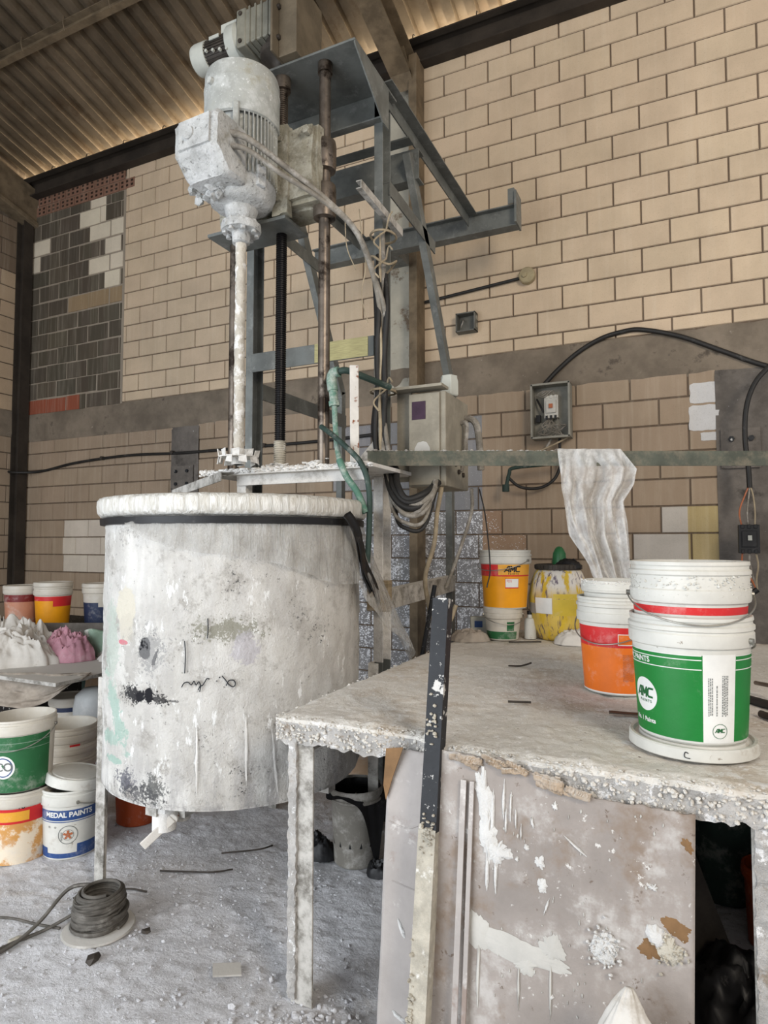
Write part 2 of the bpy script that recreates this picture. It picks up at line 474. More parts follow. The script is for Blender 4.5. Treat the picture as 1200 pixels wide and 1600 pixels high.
def tank_mat():
    b = MB('tank_paint_crust')
    base = b.mix(b.ramp(b.noise(3, 6, .65), .3, .7), srgb(196, 193, 187), srgb(226, 224, 219))
    sx = b.N('ShaderNodeSeparateXYZ')
    b.L(b.co, sx.inputs[0])
    streak = b.noise(1, 7, .7, b.mapc((16, 16, 3.0)))
    low = b.ramp(sx.outputs[2], .82, .25)          # older drips and wash near the bottom
    c = b.mix(b.math('MULTIPLY', b.ramp(streak, .42, .62), b.math('ADD', b.math('MULTIPLY', low, .85), .18)), base, srgb(146, 143, 144))
    c = b.mix(b.math('MULTIPLY', b.ramp(b.noise(7, 7, .75), .52, .64), .7), c, srgb(158, 153, 146))
    c = b.mix(b.math('MULTIPLY', b.ramp(b.noise(46, 6, .75), .62, .68), .9), c, srgb(104, 100, 94))
    cl = b.math('MULTIPLY', b.ramp(b.noise(70, 4, .7), .58, .62), b.ramp(b.noise(3.6, 4, .6), .52, .66))
    c = b.mix(cl, c, srgb(66, 66, 66))
    c = b.mix(b.ramp(b.noise(24, 6, .7, b.mapc((1, 1, .35))), .6, .66), c, srgb(238, 238, 236))
    ang = b.math('ARCTAN2', sx.outputs[1], sx.outputs[0])
    rag_ = b.noise(20, 7, .8, dist=.5)
    fine_ = b.noise(75, 5, .75)
    def mark(c, th, z, a, hh, col, edge=1.6, op=1.0, tilt=0.0, fineness=.0):
        u = b.math('SUBTRACT', ang, rad(th))
        v = b.math('SUBTRACT', sx.outputs[2], z)
        if tilt:
            u = b.math('SUBTRACT', u, b.math('MULTIPLY', v, tilt))
        u = b.math('MULTIPLY', u, .61 / a)
        v = b.math('MULTIPLY', v, 1 / hh)
        d = b.math('ADD', b.math('MULTIPLY', u, u), b.math('MULTIPLY', v, v))
        d = b.math('SQRT', d)
        n = b.math('MULTIPLY', b.math('SUBTRACT', rag_, .5), edge * 2)
        if fineness:
            n = b.math('ADD', n, b.math('MULTIPLY', b.math('SUBTRACT', fine_, .5), fineness * 2))
        f = b.ramp(b.math('ADD', d, n), 1.06, .92)
        return b.mix(b.math('MULTIPLY', f, op), c, col)
    ink = srgb(36, 36, 40)
    grn = srgb(150, 186, 172)
    for m in ((-107, .84, .045, .14, grn, 2.2, .65, -.9), (-112, .72, .09, .03, grn, 2.0, .6), (-108, .635, .07, .016, grn, 1.2, .7), (-112, 1.12, .07, .18, srgb(178, 192, 180), 2.4, .6),
              (-101, 1.28, .07, .09, srgb(214, 208, 192), .7, .9), (-100, 1.195, .05, .07, srgb(206, 200, 186), 1.4, .8), (-102, 1.135, .04, .011, srgb(206, 116, 128), .5, .9), (-96, 1.07, .06, .10, srgb(172, 168, 162), 2.2, .6),
              (-89, 1.12, .030, .046, ink, .7, 1.0), (-84, 1.085, .010, .04, ink, 1.4, .9, .5, .8), (-86, 1.10, .06, .08, srgb(140, 140, 140), 2.6, .6, 0, 2.4),
              (-95, .925, .055, .030, ink, 1.8, .95, 0, 2.6), (-86.5, .93, .022, .034, ink, 1.5, 1.0), (-91, .925, .024, .028, ink, 1.8, 1.0), (-81, .92, .035, .022, ink, 1.6, .9, 0, 2.4), (-76, .915, .03, .006, ink, 1.2, .7, 0, 1.8),
              (-98, .56, .06, .045, srgb(80, 82, 96), 2.0, .8, 0, 2.6), (-84, .55, .05, .05, srgb(84, 86, 84), 2.0, .8, 0, 2.6), (-91, .53, .09, .03, srgb(84, 84, 86), 2.4, .8, 0, 2.6),
              (-55, 1.20, .12, .04, srgb(138, 136, 120), 2.0, .8, 0, 2.4), (-48, 1.12, .05, .07, srgb(184, 180, 186), 1.8, .7)):
        c = mark(c, *m)
    h = b.math('ADD', b.noise(26, 8, .75), b.math('MULTIPLY', b.noise(90, 4, .7), .5))
    return b.fin(c, .9, 0, b.bump(h, .85, .014), .2)
M['tank'] = tank_mat()

def film(name, alpha=.45, col=(.82, .82, .80), wr=(30, 30, 3), st=.8):
    """thin creased polythene"""
    b = MB(name)
    h = b.noise(1, 6, .6, b.mapc(wr), 1.5)
    h2 = b.noise(14, 6, .7)
    nrm = b.bump(b.math('ADD', h, h2), st, .03)
    b.b.inputs['Transmission Weight'].default_value = 0
    b.fin(col, .22, 0, nrm, .6)
    tr = b.N('ShaderNodeBsdfTransparent')
    tl = b.N('ShaderNodeBsdfTranslucent')
    tl.inputs[0].default_value = (*col, 1)
    m1 = b.N('ShaderNodeMixShader')
    m1.inputs[0].default_value = .3
    b.L(b.b.outputs[0], m1.inputs[1])
    b.L(tl.outputs[0], m1.inputs[2])
    m2 = b.N('ShaderNodeMixShader')
    b.set(m2.inputs[0], b.math('ADD', b.math('MULTIPLY', b.ramp(b.math('MULTIPLY', b.math('ADD', h, h2), .5), .4, .62), .4), alpha - .2))
    b.L(tr.outputs[0], m2.inputs[1])
    b.L(m1.outputs[0], m2.inputs[2])
    b.L(m2.outputs[0], b.out.inputs[0])
    return b.m
M['film'] = film('polythene_film', .50, (.86, .86, .85), wr=(9, 9, 5), st=.28)
M['film_thin'] = film('thin_polythene', .50, (.62, .61, .58))

def lid_mat():
    b = MB('wrapped_lid')
    h = b.noise(1, 6, .65, b.mapc((34, 34, 5)), 1.2)
    c = b.mix(b.ramp(h, .35, .65), srgb(196, 192, 182), srgb(232, 231, 226))
    return b.fin(c, .32, 0, b.bump(h, .9, .02), .5)
M['lid_wrap'] = lid_mat()

def floor_mat():
    b = MB('powdered_floor')
    c = b.mix(b.ramp(b.noise(1.1, 6, .65), .3, .7), srgb(206, 205, 207), srgb(228, 228, 231))
    c = b.mix(b.math('MULTIPLY', b.ramp(b.noise(1.7, 6, .7, dist=.6), .56, .70), .5), c, srgb(176, 164, 150))
    c = b.mix(b.math('MULTIPLY', b.ramp(b.noise(52, 6, .78), .58, .66), .65), c, srgb(134, 128, 124))
    c = b.mix(b.math('MULTIPLY', b.ramp(b.noise(75, 6, .75), .54, .64), .7), c, srgb(240, 240, 243))
    h = b.math('ADD', b.noise(40, 8, .75), b.math('MULTIPLY', b.noise(9, 5, .6), 1.2))
    return b.fin(c, .97, 0, b.bump(h, .9, .014), .1)
M['floor'] = floor_mat()

# ------------------------------------------------------------ the setting
def build_floor():
    bm = NB()
    xs, ys = [], []
    x = -8.2
    while x < 4.0:
        xs.append(x)
        x += .016 if -3.4 < x < .3 else .16
    y = -3.0
    while y < 5.6:
        ys.append(y)
        y += .016 if 1.3 < y < 3.4 else .14
    R = []
    for y in ys:
        row = []
        for x in xs:
            a = fbm((x, y, 0), 1.3, 3) * .012 + fbm((x, y, 3), 7, 4) * .006
            c = max(0, fbm((x, y, 7), 22, 3) - .12) * .016
            foot = -.012 * max(0, noise.noise(V((x * 4.2, y * 2.6, 2))) - .25)
            row.append(bm.verts.new((x, y, a + c + foot - .006)))
        R.append(row)
    for j in range(len(ys) - 1):
        for i in range(len(xs) - 1):
            bm.faces.new((R[j][i], R[j][i + 1], R[j + 1][i + 1], R[j + 1][i]))
    struct('floor', bm, M['floor'], ang=80)
build_floor()

def rc(rnd, c, k=.06):
    f = 1 + rnd.uniform(-k, k)
    return tuple(max(0, x * f * (1 + rnd.uniform(-k / 6, k / 6))) for x in c)

def blocks(bm, lay, place, u0, u1, v0, v1, vref, c, L, ph, colf, rnd, gap=.010, depth=.010, jag=0):
    """courses of blocks in the rectangle u0..u1 x v0..v1; colf(u, v) -> rgb, splatter; colour changes inside a block split it"""
    k0 = math.floor((v0 - vref) / c)
    k1 = math.ceil((v1 - vref) / c)
    for k in range(k0, k1):
        a, b = max(v0, vref + k * c), min(v1, vref + (k + 1) * c)
        if b - a < .03:
            continue
        off = ph + (L / 2 if k % 2 else 0)
        i0 = math.floor((u0 - off) / L)
        i1 = math.ceil((u1 - off) / L)
        for i in range(i0, i1):
            p, q = max(u0, off + i * L), min(u1, off + (i + 1) * L)
            if q - p < .03:
                continue
            p += gap / 2
            q -= gap / 2
            a2, b2 = a + gap / 2, b - gap / 2
            if jag:
                p += rnd.uniform(-jag, jag); q += rnd.uniform(-jag, jag); a2 += rnd.uniform(-jag, jag); b2 += rnd.uniform(-jag, jag)
            tint = rnd.random()
            cuts = [p] + sorted(x for x in CUTS if p + .01 < x < q - .01) + [q]
            for s0, s1 in zip(cuts, cuts[1:]):
                col, sp = colf((s0 + s1) / 2, (a2 + b2) / 2)
                rr = random.Random(tint)
                col = rc(rr, col, .035)
                e = .004
                o = [place(s0, a2, 0), place(s1, a2, 0), place(s1, b2, 0), place(s0, b2, 0)]
                ea, eb = (e if s0 == p else 0), (e if s1 == q else 0)
                f = [place(s0 + ea, a2 + e, depth), place(s1 - eb, a2 + e, depth), place(s1 - eb, b2 - e, depth), place(s0 + ea, b2 - e, depth)]
                O = [bm.verts.new(x) for x in o]
                F = [bm.verts.new(x) for x in f]
                fs = [bm.faces.new(F)] + [bm.faces.new((O[t], O[(t + 1) % 4], F[(t + 1) % 4], F[t])) for t in range(4)]
                for fc in fs:
                    for l in fc.loops:
                        l[lay] = (*col, sp)
CUTS = []
TAN = srgb(206, 186, 160)
TAN_SHADED = srgb(160, 142, 122)  # same tan blocks, darker: shade on the lower wall put into the colour
GREYB = srgb(86, 80, 70)
WHITEB = srgb(218, 208, 188)
BLUEG = srgb(138, 139, 142)

def build_back_wall():
    global CUTS
    bm = NB()
    lay = bm.loops.layers.float_color.new('col')
    rnd = random.Random(4)
    YW = 5.5
    pl = lambda u, v, d: V((u, YW - d, v))
    CUTS = []
    up = lambda u, v: (TAN, 0.0)
    blocks(bm, lay, pl, -6.03, 3.9, 3.235, 6.12, 5.55, .2, .423, -1.752, up, rnd)
    # the dark grey repair in the far corner
    whites = [(-7.72, -7.36, 5.28, 5.5), (-7.74, -7.56, 5.08, 5.28), (-6.78, -6.4, 5.57, 5.78), (-6.6, -6.14, 5.34, 5.56),
              (-6.36, -6.14, 5.13, 5.34), (-6.6, -6.17, 4.88, 5.12), (-6.36, -6.14, 4.68, 4.9)]
    def grey(u, v):
        for a, b, c_, d in whites:
            if a - .02 < u < b + .04 and c_ - .02 < v < d:
                return WHITEB, 0.0
        if -7.1 < u < -6.1 and 4.46 < v < 4.66:
            return srgb(150, 130, 102), 0.0
        if -7.7 < u < -6.75 and v < 3.4:
            return srgb(146, 80, 60), 0.0
        return rc(rnd, GREYB, .18), 0.0
    CUTS = [-6.36, -6.6, -6.75, -7.36]
    blocks(bm, lay, pl, -7.72, -6.06, 3.21, 5.84, 3.2, .21, .36, -7.72, grey, rnd, gap=.016, jag=.006)
    CUTS = []
    # lower courses
    def low(u, v):
        if -6.98 < u < -6.0 and 1.28 < v < 1.86:
            return srgb(206, 196, 182), 0.0
        if -.36 < u < .02 and 1.2 < v < 1.92:
            return srgb(196, 190, 182), 0.1
        if .02 <= u < .24 and 1.2 < v < 1.92:
            return srgb(182, 164, 120), 0.0
        if -2.95 < u < -1.62 and v < 2.72:
            s = 1.0 if v < 1.9 else .25
            return (rc(rnd, BLUEG, .05), s if u < -1.62 else .4)
        if -1.62 <= u < -1.25 and v < 1.9:
            return srgb(160, 134, 112), .55
        if -6.2 < u < -4.6:
            return TAN_SHADED, .22
        return TAN_SHADED, .04
    CUTS = [-6.98, .02, .24, -1.62]
    blocks(bm, lay, pl, -7.72, -5.22, 0, 2.87, 2.704, .214, .425, -1.233, low, rnd)
    blocks(bm, lay, pl, -4.86, .24, 0, 2.9, 2.704, .214, .425, -1.233, low, rnd)
    CUTS = []
    # wall core with the mortar joints
    core = bx(bm, -8.0, 3.9, YW, YW + .18, 0, 6.12)
    mc = srgb(98, 85, 73)
    for v in core:
        for f in v.link_faces:
            for l in f.loops:
                l[lay] = (*mc, 0)
    # grey mortar field of the repair
    g = bx(bm, -7.74, -6.03, YW - .003, YW + .01, 3.2, 6.0)
    for v in g:
        for f in v.link_faces:
            for l in f.loops:
                l[lay] = (*srgb(150, 140, 126), 0)
    # two courses of hollow clay bricks under the beam
    for row, z0 in enumerate((5.84, 5.97)):
        x = -7.70 + row * .1
        while x < (-6.08 if row == 0 else -6.3):
            wd = .26
            vv = bx(bm, x, x + wd - .01, YW - .012, YW + .05, z0, z0 + .12)
            for v in vv:
                for f in v.link_faces:
                    for l in f.loops:
                        l[lay] = (*rc(rnd, srgb(134, 100, 84), .02), 0)
            for hx in (.03, .11, .19):
                for hz in (.025, .075):
                    hv = bx(bm, x + hx, x + hx + .035, YW - .0135, YW, z0 + hz, z0 + hz + .026)
                    for v in hv:
                        for f in v.link_faces:
                            for l in f.loops:
                                l[lay] = (*srgb(40, 30, 26), 0)
            x += wd
    # two touched-up squares of white paint beside the cable
    for (a, b, z0, z1) in ((.055, .255, 2.64, 2.80), (.045, .25, 2.425, 2.625), (.125, .25, 2.345, 2.41)):
        n = 26
        ring = []
        for i in range(n):
            t = 2 * PI * i / n
            s = max(abs(math.cos(t)), abs(math.sin(t)))
            u = (a + b) / 2 + (b - a) / 2 * math.cos(t) / s * (1 + .07 * noise.noise(V((i, a * 9, z0))))
            v = (z0 + z1) / 2 + (z1 - z0) / 2 * math.sin(t) / s * (1 + .07 * noise.noise(V((i * 1.7, b, z1))))
            ring.append(bm.verts.new((u, YW - .0135, v)))
        f = bm.faces.new(ring)
        for l in f.loops:
            l[lay] = (*srgb(206, 206, 206), 0)
    struct('wall_back', bm, M['block'], smooth=False)
build_back_wall()

def plaster_slab(name, place, u0, u1, v0, v1, m, t=.016, nu=120, nv=10, rag=.02, seed=0):
    bm = NB()
    def fn(a, b):
        u = u0 + (u1 - u0) * a
        e = rag * noise.noise(V((u * 5, b * 3 + seed, 1)))
        v = v0 + (v1 - v0) * b + (e if b in (0, 1) else 0)
        d = t + .010 * fbm((u, v, seed), 3, 4)
        if b == 0 or b == 1:
            d = 0.0
        return place(u, v, d)
    grid(bm, nu, nv, fn)
    return struct(name, bm, m, ang=60)
plb = lambda u, v, d: V((u, 5.5 - d, v))
pll = lambda u, v, d: V((-7.8 + d, u, v))
plaster_slab('trim_6', plb, -7.76, 3.9, 2.86, 3.235, M['plaster'], seed=1)
plaster_slab('trim_9', plb, -5.24, -4.84, 0, 2.88, M['plaster_dark'], nu=12, nv=60, seed=2)
plaster_slab('trim_12', plb, -2.52, -2.24, 2.92, 6.05, M['column'], nu=12, nv=60, seed=6)
plaster_slab('trim_10', plb, .23, 3.9, 0, 2.9, M['plaster_dark'], nu=50, nv=50, seed=3, rag=.03)

def build_left_wall():
    bm = NB()
    lay = bm.loops.layers.float_color.new('col')
    rnd = random.Random(8)
    rake = lambda y: 5.7 + .27 * (5.5 - y)
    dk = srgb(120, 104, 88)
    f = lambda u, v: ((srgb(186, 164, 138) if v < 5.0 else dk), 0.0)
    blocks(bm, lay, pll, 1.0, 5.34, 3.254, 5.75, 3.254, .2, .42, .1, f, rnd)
    blocks(bm, lay, pll, 1.0, 5.34, 0, 2.92, 2.92, .21, .42, .25, lambda u, v: (TAN_SHADED, 0), rnd)
    c = bx(bm, -8.0, -7.8, 1.0, 5.6, 0, 7.3)
    for v in c:
        for fc in v.link_faces:
            for l in fc.loops:
                l[lay] = (*srgb(86, 76, 66), 0)
    struct('wall_left', bm, M['block'], smooth=False)
    plaster_slab('trim_7', pll, 1.0, 5.36, 2.92, 3.26, M['plaster'], nu=40, nv=8, seed=5)
    bm = NB()
    bar(bm, RP(.3, .46), (-7.78, 5.6, 5.93), (-7.78, 1.0, 5.93 + .27 * 4.6))
    bar(bm, RP(.36, .06), (-7.78, 5.6, 5.70), (-7.78, 1.0, 5.70 + .27 * 4.6))
    struct('trim_8', bm, M['rust_steel'], smooth=False, bevel=.006)
build_left_wall()

RZ = lambda y: 6.36 + .27 * (5.5 - y)
def build_roof():
    bm = NB()
    per, h = .2, .065
    prof = [(0, 0), (.085, 0), (.10, h), (.185, h)]
    x = -8.3
    P = []
    while x < 3.4:
        P += [(x + a, b) for a, b in prof]
        x += per
    ys = [5.62, 4.2, 2.5, .5, -3.2]
    R = [[bm.verts.new((px, y, RZ(y) + pz)) for px, pz in P] for y in ys]
    for a, b in zip(R, R[1:]):
        for i in range(len(P) - 1):
            bm.faces.new((a[i], a[i + 1], b[i + 1], b[i]))
    struct('ceiling', bm, M['roof'], smooth=False, solid=.002)
    for nm, y in (('trim_2', 4.17), ('trim_11', 2.2)):
        bm = NB()
        z = RZ(y) - .062
        bar(bm, CP(.07, .11, .006), (-8.0, y, z), (3.3, y, z))
        xx = -7.9
        while xx < 3:
            tube(bm, [(xx, y - .05, z + .075), (xx, y - .052, z - .0), (xx, y - .03, z - .065)], .005, 6, 3)
            xx += .62
        struct(nm, bm, M['rust_steel'], smooth=False)
    bm = NB()
    bar(bm, HP(.16, .2, .014), (-8.0, 5.46, 6.175), (3.9, 5.46, 6.175))
    bar(bm, LP(.07, .07, .006), (-8.0, 5.36, 6.235), (3.9, 5.36, 6.235))
    xx = -7.8
    while xx < 3:
        tube(bm, [(xx, 5.40, 6.36), (xx, 5.36, 6.34), (xx, 5.345, 6.27)], .005, 6, 3)
        xx += .62
    struct('trim_1', bm, M['dark_beam'], smooth=False)
    bm = NB()
    d = V((0, -1, .27))
    p0 = V((-2.30, 5.42, 5.98))
    bar(bm, HP(.2, .26, .014), p0, p0 + d * 7.6)
    box(bm, (-2.30, 5.22, 5.92), (.2, .34, .02), rx=rad(-38))
    struct('trim_3', bm, M['rust_steel'], smooth=False)
    bm = NB()
    bx(bm, -2.24, -2.16, 5.29, 5.49, 0, 6.1)
    struct('trim_4', bm, M['rust_steel'], smooth=False, bevel=.005)
    bm = NB()
    bar(bm, HP(.13, .14, .012), (-7.72, 5.40, 0), (-7.72, 5.40, 6.2), up=(1, .0, 0))
    struct('trim_5', bm, M['dark_beam'], smooth=False)
build_roof()

# ------------------------------------------------------------ the tall mixing machine
Rv = V((math.cos(rad(25.2)), math.sin(rad(25.2)), 0))   # direction of the rail that crosses in front of the wall
XR, XL = -1.514, -2.405
mixer = thing('mixing_machine', 'tall grey steel mixing machine with dusty white motor hanging over the tank', 'machine', (-1.95, 3.3, 0), world=True)
def mpart(name, fn, m, parent=None, **k):
    bm = NB()
    fn(bm)
    return obj(name, bm, m, parent or mixer, **k)

# posts and frame
for x in (XR, XL):
    mpart('post', lambda bm: bar(bm, CP(.055, .11, .008, -1), (x - .0275, 3.255, 0), (x - .0275, 3.255, 4.13), up=(0, 1, 0)), M['grey_steel'], smooth=False, bevel=.003)
for x, a, b in ((XR + .005, (3.62, 4.02), (4.395, 2.75)), (XL + .01, (3.68, 3.94), (4.36, 2.74))):
    lg = mpart('rear_leg', lambda bm: (bar(bm, RP(.05, .075), (x - .03, a[0], a[1]), (x - .03, b[0], b[1] - .02)), bar(bm, RP(.05, .06), (x - .03, b[0], b[1]), (x - .03, b[0], 0), up=(0, 1, 0))), M['grey_steel'], smooth=False, bevel=.003)
mpart('dusty_lower_length', lambda bm: bar(bm, CP(.058, .113, .010, -1), (XR - .0275, 3.255, .9), (XR - .0275, 3.255, 1.925), up=(0, 1, 0)), M['crust_steel'], smooth=False, bevel=.003)
def top_plate(bm):
    bx(bm, -2.46, -1.475, 2.785, 3.31, 4.13, 4.142)
    bx(bm, -2.46, -1.48, 3.20, 3.212, 3.97, 4.13)
    bx(bm, -2.46, -1.48, 3.16, 3.212, 3.96, 3.97)
mpart('top_plate', top_plate, M['grey_steel'], smooth=False, bevel=.002)
def gusset(bm, x):
    pts = [(2.79, 4.13), (2.79, 4.115), (3.13, 3.90), (3.2, 3.90), (3.2, 4.13)]
    A = [bm.verts.new((x, y, z)) for y, z in pts]
    B = [bm.verts.new((x + .008, y, z)) for y, z in pts]
    for i in range(5):
        bm.faces.new((A[i], A[(i + 1) % 5], B[(i + 1) % 5], B[i]))
    bm.faces.new(A[::-1]); bm.faces.new(B)
for x in (-1.484, -2.462):
    mpart('gusset', lambda bm: gusset(bm, x), M['grey_steel'], smooth=False)
for x in (-1.487, -2.46):
    mpart('tie_arm', lambda bm: bar(bm, LP(.075, .09, .008, 1, -1), (x - .03, 3.17, 4.17), (x - .03, 4.80, 4.17)), M['grey_steel'], smooth=False)
def wall_beam(bm):
    bar(bm, HP(.10, .17, .01), (-2.97, 4.85, 4.10), (-1.13, 4.85, 4.10))
mpart('wall_beam', wall_beam, M['grey_steel'], smooth=False)
mpart('end_plate', lambda bm: (bx(bm, -1.135, -1.12, 4.76, 4.93, 4.02, 4.27), bar(bm, LP(.05, .05, .008), (-1.14, 4.78, 4.18), (-1.14, 4.78, 4.3), up=(0, 1, 0))), M['grey_steel'], smooth=False)
mpart('wall_bracket', lambda bm: bx(bm, -2.36, -2.2, 4.88, 5.2, 4.05, 4.15), M['grey_steel'], smooth=False)
mpart('cross_beam', lambda bm: (bar(bm, CP(.09, .20, .009, -1), (-2.44, 3.73, 3.98), (-1.49, 3.73, 3.98)), bx(bm, -2.44, -1.5, 3.55, 3.63, 4.07, 4.08)), M['grey_steel'], smooth=False)
for x in (XR - .03, XL - .02):
    mpart('side_rail', lambda bm: bar(bm, LP(.06, .085, .008, -1, -1), (x + .03, 3.3, 3.665), (x + .03, 4.05, 3.625)), M['grey_steel'], smooth=False)
mpart('side_rail', lambda bm: bar(bm, RP(.012, .10), (XL, 3.3, 2.51), (XL, 4.4, 2.51)), M['grey_steel'], smooth=False)
mpart('side_rail', lambda bm: bar(bm, CP(.06, .11, .008, -1), (XR - .02, 3.3, 1.24), (XR - .02, 4.4, 1.27)), M['grey_steel_dusty'], smooth=False)
cb = mpart('crossbar', lambda bm: bx(bm, -2.405, -1.565, 3.188, 3.198, 2.61, 2.725), M['grey_steel'], smooth=False, bevel=.002)
mpart('dusty_yellow_tape', lambda bm: bx(bm, -1.95, -1.60, 3.184, 3.188, 2.612, 2.724), M['yellow_tape'], cb, smooth=False)
mpart('cable_arm', lambda bm: bar(bm, [(-.016, -.022), (.016, -.022), (.016, .022), (-.016, .022), (-.016, .017), (.011, .017), (.011, -.017), (-.016, -.017)], (-1.475, 2.83, 3.39), (-1.475, 3.36, 3.37)), M['grey_steel_dusty'], smooth=False)
mpart('splice_block', lambda bm: box(bm, (-1.515, 3.16, 1.27), (.13, .05, .17), rz=.05), M['wood'], smooth=False, bevel=.004)

# lower platform
def platform(bm):
    bx(bm, -2.42, -1.36, 2.76, 3.34, 1.925, 1.945)
    bar(bm, LP(.06, .06, .006, 1, -1), (-2.2, 2.80, 1.925), (-1.40, 2.80, 1.925))
    bx(bm, -2.21, -2.15, 2.81, 2.87, 1.78, 1.925)
pf = mpart('platform', platform, M['crust_steel'], smooth=False, bevel=.003)
def pcrust(bm):
    lumps(bm, lambda r: (r.uniform(-2.42, -1.37), 2.76 + abs(r.gauss(0, .03)), 1.945 + r.uniform(-.006, .006)), 260, .008, .02, 3)
    for cx in (-1.972, -1.70):
        lumps(bm, lambda r: (cx + r.gauss(0, .045), 2.85 + r.gauss(0, .03), 1.95 + abs(r.gauss(0, .012))), 50, .008, .02, int(cx * 99))
    lumps(bm, lambda r: (r.uniform(-2.42, -1.37), 2.757, 1.935 + r.uniform(-.012, .008)), 160, .006, .014, 5)
mpart('powder_crust', pcrust, M['powder'], pf)
mpart('bracket_arm', lambda bm: bar(bm, LP(.075, .05, .006, 1, -1), (-2.20, 2.66, 1.93), (-3.02, 3.17, 1.90)), M['grey_steel_dusty'], smooth=False)

# guide rods and lead screw
for x in (-1.70, -2.285):
    mpart('guide_rod', lambda bm: (cyl(bm, (x, 2.87, 1.94), (x, 2.87, 4.13), .031, n=24), cyl(bm, (x, 2.87, 4.075), (x, 2.87, 4.13), .04, n=24)), M['rod'])
def screw(bm, z0, z1, r):
    prof = []
    z = z0
    while z < z1:
        prof += [(r - .0045, z), (r, z + .003), (r, z + .006), (r - .0045, z + .009)]
        z += .012
    lathe(bm, prof, 18, (-1.972, 2.87, 0))
sw = mpart('lead_screw', lambda bm: screw(bm, 2.10, 3.35, .030), M['screw_grease'], ang=25)
mpart('dusty_thread', lambda bm: screw(bm, 3.35, 4.1, .030), M['rod'], sw, ang=25)
mpart('crusted_thread', lambda bm: screw(bm, 1.94, 2.10, .034), M['cream_crust'], sw, ang=25)
mpart('top_nut', lambda bm: cyl(bm, (-1.972, 2.87, 4.06), (-1.972, 2.87, 4.13), .045, n=24), M['rod'], sw)

# sliding carriage
def carriage(bm):
    vv = bx(bm, -2.32, -1.685, 2.775, 2.83, 3.33, 3.735)
    bx(bm, -2.05, -1.70, 2.74, 2.79, 3.35, 3.72)
    bx(bm, -1.93, -1.84, 2.72, 2.77, 3.27, 3.75)
    bx(bm, -2.32, -1.69, 2.83, 2.96, 3.32, 3.36)
    bmesh.ops.subdivide_edges(bm, edges=bm.edges, cuts=5, use_grid_fill=True)
    for v in bm.verts:
        v.co += noise.noise_vector(v.co * 14) * .010 + noise.noise_vector(v.co * 45) * .005
cg = mpart('carriage', carriage, M['carriage'], ang=50)
for x in (-1.70, -2.285):
    for z0, z1 in ((3.53, 3.70), (3.27, 3.46)):
        mpart('slide_sleeve', lambda bm: lathe(bm, [(.032, z0), (.058, z0 + .006), (.062, z0 + .03), (.062, z1 - .03), (.058, z1 - .006), (.032, z1)], 28, (x, 2.87, 0)), M['rod'], cg)
for (bxx, bz) in ((-1.885, 3.68), (-1.885, 3.36), (-1.72, 3.68), (-1.72, 3.40)):
    mpart('bolt_head', lambda bm: cyl(bm, (bxx, 2.735, bz), (bxx, 2.705, bz), .022, n=6), M['carriage'], cg)
mpart('carriage_base', lambda bm: bx(bm, -2.36, -1.85, 2.72, 2.95, 3.245, 3.262), M['grey_steel'], cg, smooth=False)

# main motor
AX, AY = -2.037, 2.60
def down(bm, d=.015):
    bmesh.ops.translate(bm, verts=bm.verts, vec=(0, 0, d))
def mo(name, fn, m, parent=None, **k):
    return mpart(name, lambda bm: (fn(bm), down(bm)), m, parent, **k)
mot = mo('motor_body', lambda bm: lathe(bm, [(.10, 3.33), (.158, 3.36), (.160, 3.84), (.1, 3.85)], 56, (AX, AY, 0)), M['motor'])
def fins(bm):
    for i in range(52):
        t = 2 * PI * i / 52
        if abs((t - rad(290) + PI) % (2 * PI) - PI) < .30:
            continue
        c, s = math.cos(t), math.sin(t)
        box(bm, (AX + c * .168, AY + s * .168, 3.60), (.028, .0055, .47), rz=t)
mo('cooling_fins', fins, M['motor'], mot, smooth=False)
fc = mo('fan_cover', lambda bm: (lathe(bm, [(.178, 3.695), (.190, 3.70), (.192, 3.705), (.192, 3.865), (.1945, 3.87), (.1945, 3.878), (.191, 3.882), (.190, 3.94), (.184, 3.962), (.165, 3.974), (0, 3.982)], 64, (AX, AY, 0), cap0=False), down(bm, -.03)), M['motor'], mot)
mo('cover_screw', lambda bm: cyl(bm, (AX - .045, AY - .185, 3.83), (AX - .048, AY - .205, 3.83), .017, n=12), M['motor'], fc)
mo('mounting_foot', lambda bm: bx(bm, AX - .06, AX + .10, AY + .13, AY + .18, 3.40, 3.80), M['motor'], mot, smooth=False, bevel=.006)
mo('body_rib', lambda bm: box(bm, (AX + .085, AY - .155, 3.57), (.05, .03, .26), rz=rad(-60)), M['motor'], mot, smooth=False, bevel=.006)
def flange(bm):
    lathe(bm, [(.07, 3.245), (.085, 3.255), (.13, 3.262), (.158, 3.28), (.165, 3.30), (.172, 3.32), (.176, 3.345), (.17, 3.375), (.15, 3.39)], 56, (AX, AY, 0))
    lathe(bm, [(.058, 3.19), (.072, 3.2), (.085, 3.255), (.06, 3.26)], 40, (AX, AY, 0))
    for v in bm.verts:
        v.co += noise.noise_vector(v.co * 40) * .005
mo('bottom_flange', flange, M['motor_crust'], mot, ang=60)
def ears(bm, t):
    c, s = math.cos(rad(t)), math.sin(rad(t))
    box(bm, (AX + c * .165, AY + s * .165, 3.36), (.05, .05, .10), rz=rad(t))
    for v in bm.verts:
        v.co += noise.noise_vector(v.co * 30) * .006
for t in (200, 236, 300, 340):
    mo('flange_lug', lambda bm: ears(bm, t), M['motor_crust'], mot, bevel=.005)
